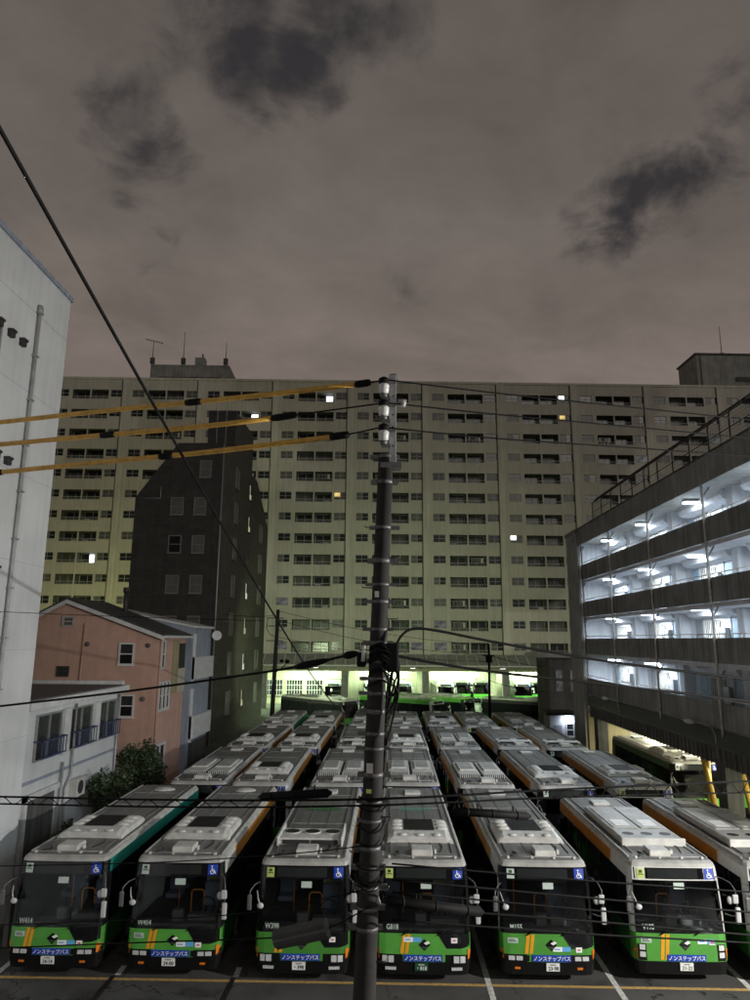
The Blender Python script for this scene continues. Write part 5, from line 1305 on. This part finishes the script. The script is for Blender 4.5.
# ------------------------------------------------------------------ sky, sun, camera
w = bpy.data.worlds.new('World'); S.world = w; w.use_nodes = True; nt = w.node_tree
bg = nt.nodes['Background']; L_ = nt.links.new
tc = N(nt, 'ShaderNodeTexCoord'); sep = N(nt, 'ShaderNodeSeparateXYZ'); L_(tc.outputs['Generated'], sep.inputs[0])
def math_(op, a, b_=None, c=None, clamp=False):
    n = N(nt, 'ShaderNodeMath', operation=op, use_clamp=clamp)
    for i, q in enumerate((a, b_, c)):
        if q is None: continue
        if isinstance(q, (int, float)): n.inputs[i].default_value = q
        else: L_(q, n.inputs[i])
    return n.outputs[0]
zc = math_('MAXIMUM', sep.outputs[2], 0.0)
den = math_('ADD', zc, .25)
cv = N(nt, 'ShaderNodeCombineXYZ'); L_(math_('DIVIDE', sep.outputs[0], den), cv.inputs[0]); L_(math_('DIVIDE', sep.outputs[1], den), cv.inputs[1])
n1 = N(nt, 'ShaderNodeTexNoise'); n1.inputs['Scale'].default_value = 1.6; n1.inputs['Detail'].default_value = 9; n1.inputs['Roughness'].default_value = .56; n1.inputs['Distortion'].default_value = .5
L_(cv.outputs[0], n1.inputs['Vector'])
n2 = N(nt, 'ShaderNodeTexNoise'); n2.inputs['Scale'].default_value = 6.5; n2.inputs['Detail'].default_value = 8; n2.inputs['Roughness'].default_value = .6; n2.inputs['Distortion'].default_value = .4
L_(cv.outputs[0], n2.inputs['Vector'])
ramp = N(nt, 'ShaderNodeValToRGB'); e = ramp.color_ramp.elements
e[0].position = 0; e[0].color = (.275, .219, .187, 1); e[1].position = .8; e[1].color = (.102, .088, .079, 1)
k = e.new(.3); k.color = (.202, .164, .143, 1); k = e.new(.55); k.color = (.148, .126, .112, 1)
L_(zc, ramp.inputs[0])
# soft light and dark in the cloud sheet
mr = N(nt, 'ShaderNodeMapRange'); mr.inputs[1].default_value = .3; mr.inputs[2].default_value = .72; mr.inputs[3].default_value = .66; mr.inputs[4].default_value = 1.36
n3 = N(nt, 'ShaderNodeTexNoise'); n3.inputs['Scale'].default_value = 4.2; n3.inputs['Detail'].default_value = 11; n3.inputs['Roughness'].default_value = .62; n3.inputs['Distortion'].default_value = .3
mp3 = N(nt, 'ShaderNodeMapping'); mp3.inputs['Scale'].default_value = (.9, 1.2, 1); mp3.inputs['Rotation'].default_value = (0, 0, -.5); L_(cv.outputs[0], mp3.inputs['Vector']); L_(mp3.outputs['Vector'], n3.inputs['Vector'])
L_(math_('ADD', math_('MULTIPLY', n1.outputs['Fac'], .55), math_('MULTIPLY', n3.outputs['Fac'], .45)), mr.inputs[0])
sc = N(nt, 'ShaderNodeVectorMath', operation='SCALE'); L_(ramp.outputs[0], sc.inputs[0]); L_(mr.outputs[0], sc.inputs['Scale'])
# gaps where the dark night shows between clouds
gaps = [((-0.227, 0.677, 0.7), 0.125, 0.7), ((-0.158, 0.68, 0.716), 0.1625, 1.0), ((-0.083, 0.694, 0.715), 0.15, 1.0), ((-0.312, 0.718, 0.622), 0.125, 0.8), ((-0.286, 0.755, 0.59), 0.11249999999999999, 0.8), ((-0.336, 0.701, 0.628), 0.1, 0.5), ((-0.292, 0.814, 0.502), 0.125, 0.35), ((0.204, 0.826, 0.526), 0.075, 0.5), ((0.258, 0.806, 0.533), 0.08750000000000001, 0.8), ((0.308, 0.785, 0.537), 0.1, 1.0), ((0.365, 0.758, 0.541), 0.1, 0.9), ((0.391, 0.715, 0.58), 0.1, 0.7), ((0.409, 0.69, 0.598), 0.11249999999999999, 0.8), ((0.218, 0.795, 0.566), 0.1, 0.3), ((0.015, 0.881, 0.473), 0.1, 0.25), ((.5, .2, .8), .3, .8), ((-.6, .3, .7), .3, .8), ((.2, -.6, .77), .4, .9)]
wn = N(nt, 'ShaderNodeTexNoise'); wn.inputs['Scale'].default_value = 4.0; wn.inputs['Detail'].default_value = 7; wn.inputs['Roughness'].default_value = .6; L_(tc.outputs['Generated'], wn.inputs['Vector'])
w1 = N(nt, 'ShaderNodeVectorMath', operation='SUBTRACT'); L_(wn.outputs['Color'], w1.inputs[0]); w1.inputs[1].default_value = (.5, .5, .5)
w2 = N(nt, 'ShaderNodeVectorMath', operation='SCALE'); L_(w1.outputs[0], w2.inputs[0]); w2.inputs['Scale'].default_value = .22
warp = N(nt, 'ShaderNodeVectorMath', operation='ADD'); L_(tc.outputs['Generated'], warp.inputs[0]); L_(w2.outputs[0], warp.inputs[1])
tot = None
for d, rad, am in gaps:
    v = Vector(d).normalized(); dist = N(nt, 'ShaderNodeVectorMath', operation='DISTANCE'); L_(warp.outputs[0], dist.inputs[0]); dist.inputs[1].default_value = v
    f = math_('MULTIPLY', math_('SUBTRACT', 1.0, math_('DIVIDE', dist.outputs['Value'], rad), clamp=True), am)
    tot = f if tot is None else math_('MAXIMUM', tot, f)
g1 = math_('ADD', math_('MULTIPLY', tot, 1.25), math_('ADD', math_('MULTIPLY', math_('SUBTRACT', n2.outputs['Fac'], .5), 1.9), math_('MULTIPLY', math_('SUBTRACT', n1.outputs['Fac'], .5), .9)))
gm = N(nt, 'ShaderNodeMapRange', interpolation_type='SMOOTHSTEP'); gm.inputs[1].default_value = .30; gm.inputs[2].default_value = 1.05; gm.inputs[3].default_value = 0; gm.inputs[4].default_value = .92
L_(math_('MULTIPLY', g1, math_('GREATER_THAN', tot, .001)), gm.inputs[0])
mx = N(nt, 'ShaderNodeMix', data_type='RGBA'); L_(gm.outputs[0], mx.inputs[0]); L_(sc.outputs[0], mx.inputs[6]); mx.inputs[7].default_value = (.026, .025, .029, 1)
zf = N(nt, 'ShaderNodeMapRange', interpolation_type='SMOOTHSTEP'); zf.inputs[1].default_value = .72; zf.inputs[2].default_value = .92; zf.inputs[3].default_value = 1; zf.inputs[4].default_value = .12; L_(sep.outputs[2], zf.inputs[0])  # sky overhead, out of view, dimmed to cut fill on the roofs
yf = N(nt, 'ShaderNodeMapRange', interpolation_type='SMOOTHSTEP'); yf.inputs[1].default_value = .25; yf.inputs[2].default_value = -.35; yf.inputs[3].default_value = 1; yf.inputs[4].default_value = .18; L_(sep.outputs[1], yf.inputs[0])  # sky behind the camera dimmed too, for weaker fill and reflections
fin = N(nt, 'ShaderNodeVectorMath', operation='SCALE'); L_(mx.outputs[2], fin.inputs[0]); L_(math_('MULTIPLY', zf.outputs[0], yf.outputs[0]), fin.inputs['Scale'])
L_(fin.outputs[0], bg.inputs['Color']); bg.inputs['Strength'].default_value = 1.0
sl = bpy.data.lights.new('city_glow', 'SUN'); sl.energy = .34; sl.angle = R(25); sl.color = (1, .92, .84)
so = bpy.data.objects.new('city_glow', sl); C.objects.link(so); so.location = (30, -20, 40)
so.rotation_euler = (-Vector((.36, -.86, .34))).to_track_quat('-Z', 'Y').to_euler()

cam = bpy.data.cameras.new('camera'); co = bpy.data.objects.new('camera', cam); C.objects.link(co); S.camera = co
cam.sensor_fit = 'VERTICAL'; cam.sensor_height = 36; cam.lens = 693/1000*36; cam.clip_end = 2000; cam.clip_start = .1
p_, y_, r_ = R(11.4), R(1.15), R(.4)
fwd = Vector((-math.sin(y_)*math.cos(p_), math.cos(y_)*math.cos(p_), math.sin(p_))); rt = Vector((math.cos(y_), math.sin(y_), 0)); up = rt.cross(fwd)
r2 = rt*math.cos(r_)+up*math.sin(r_); u2 = up*math.cos(r_)-rt*math.sin(r_)
co.matrix_world = Matrix(((r2.x, u2.x, -fwd.x, 0), (r2.y, u2.y, -fwd.y, 0), (r2.z, u2.z, -fwd.z, 8.8), (0, 0, 0, 1)))
vs = S.view_settings; S.display_settings.display_device = 'sRGB'; vs.view_transform = 'Standard'; vs.look = 'None'; vs.exposure = 0; vs.gamma = 1; vs.use_curve_mapping = False
S.cycles.max_bounces = 6; S.cycles.transparent_max_bounces = 8; S.cycles.sample_clamp_indirect = 4; S.cycles.use_light_tree = True
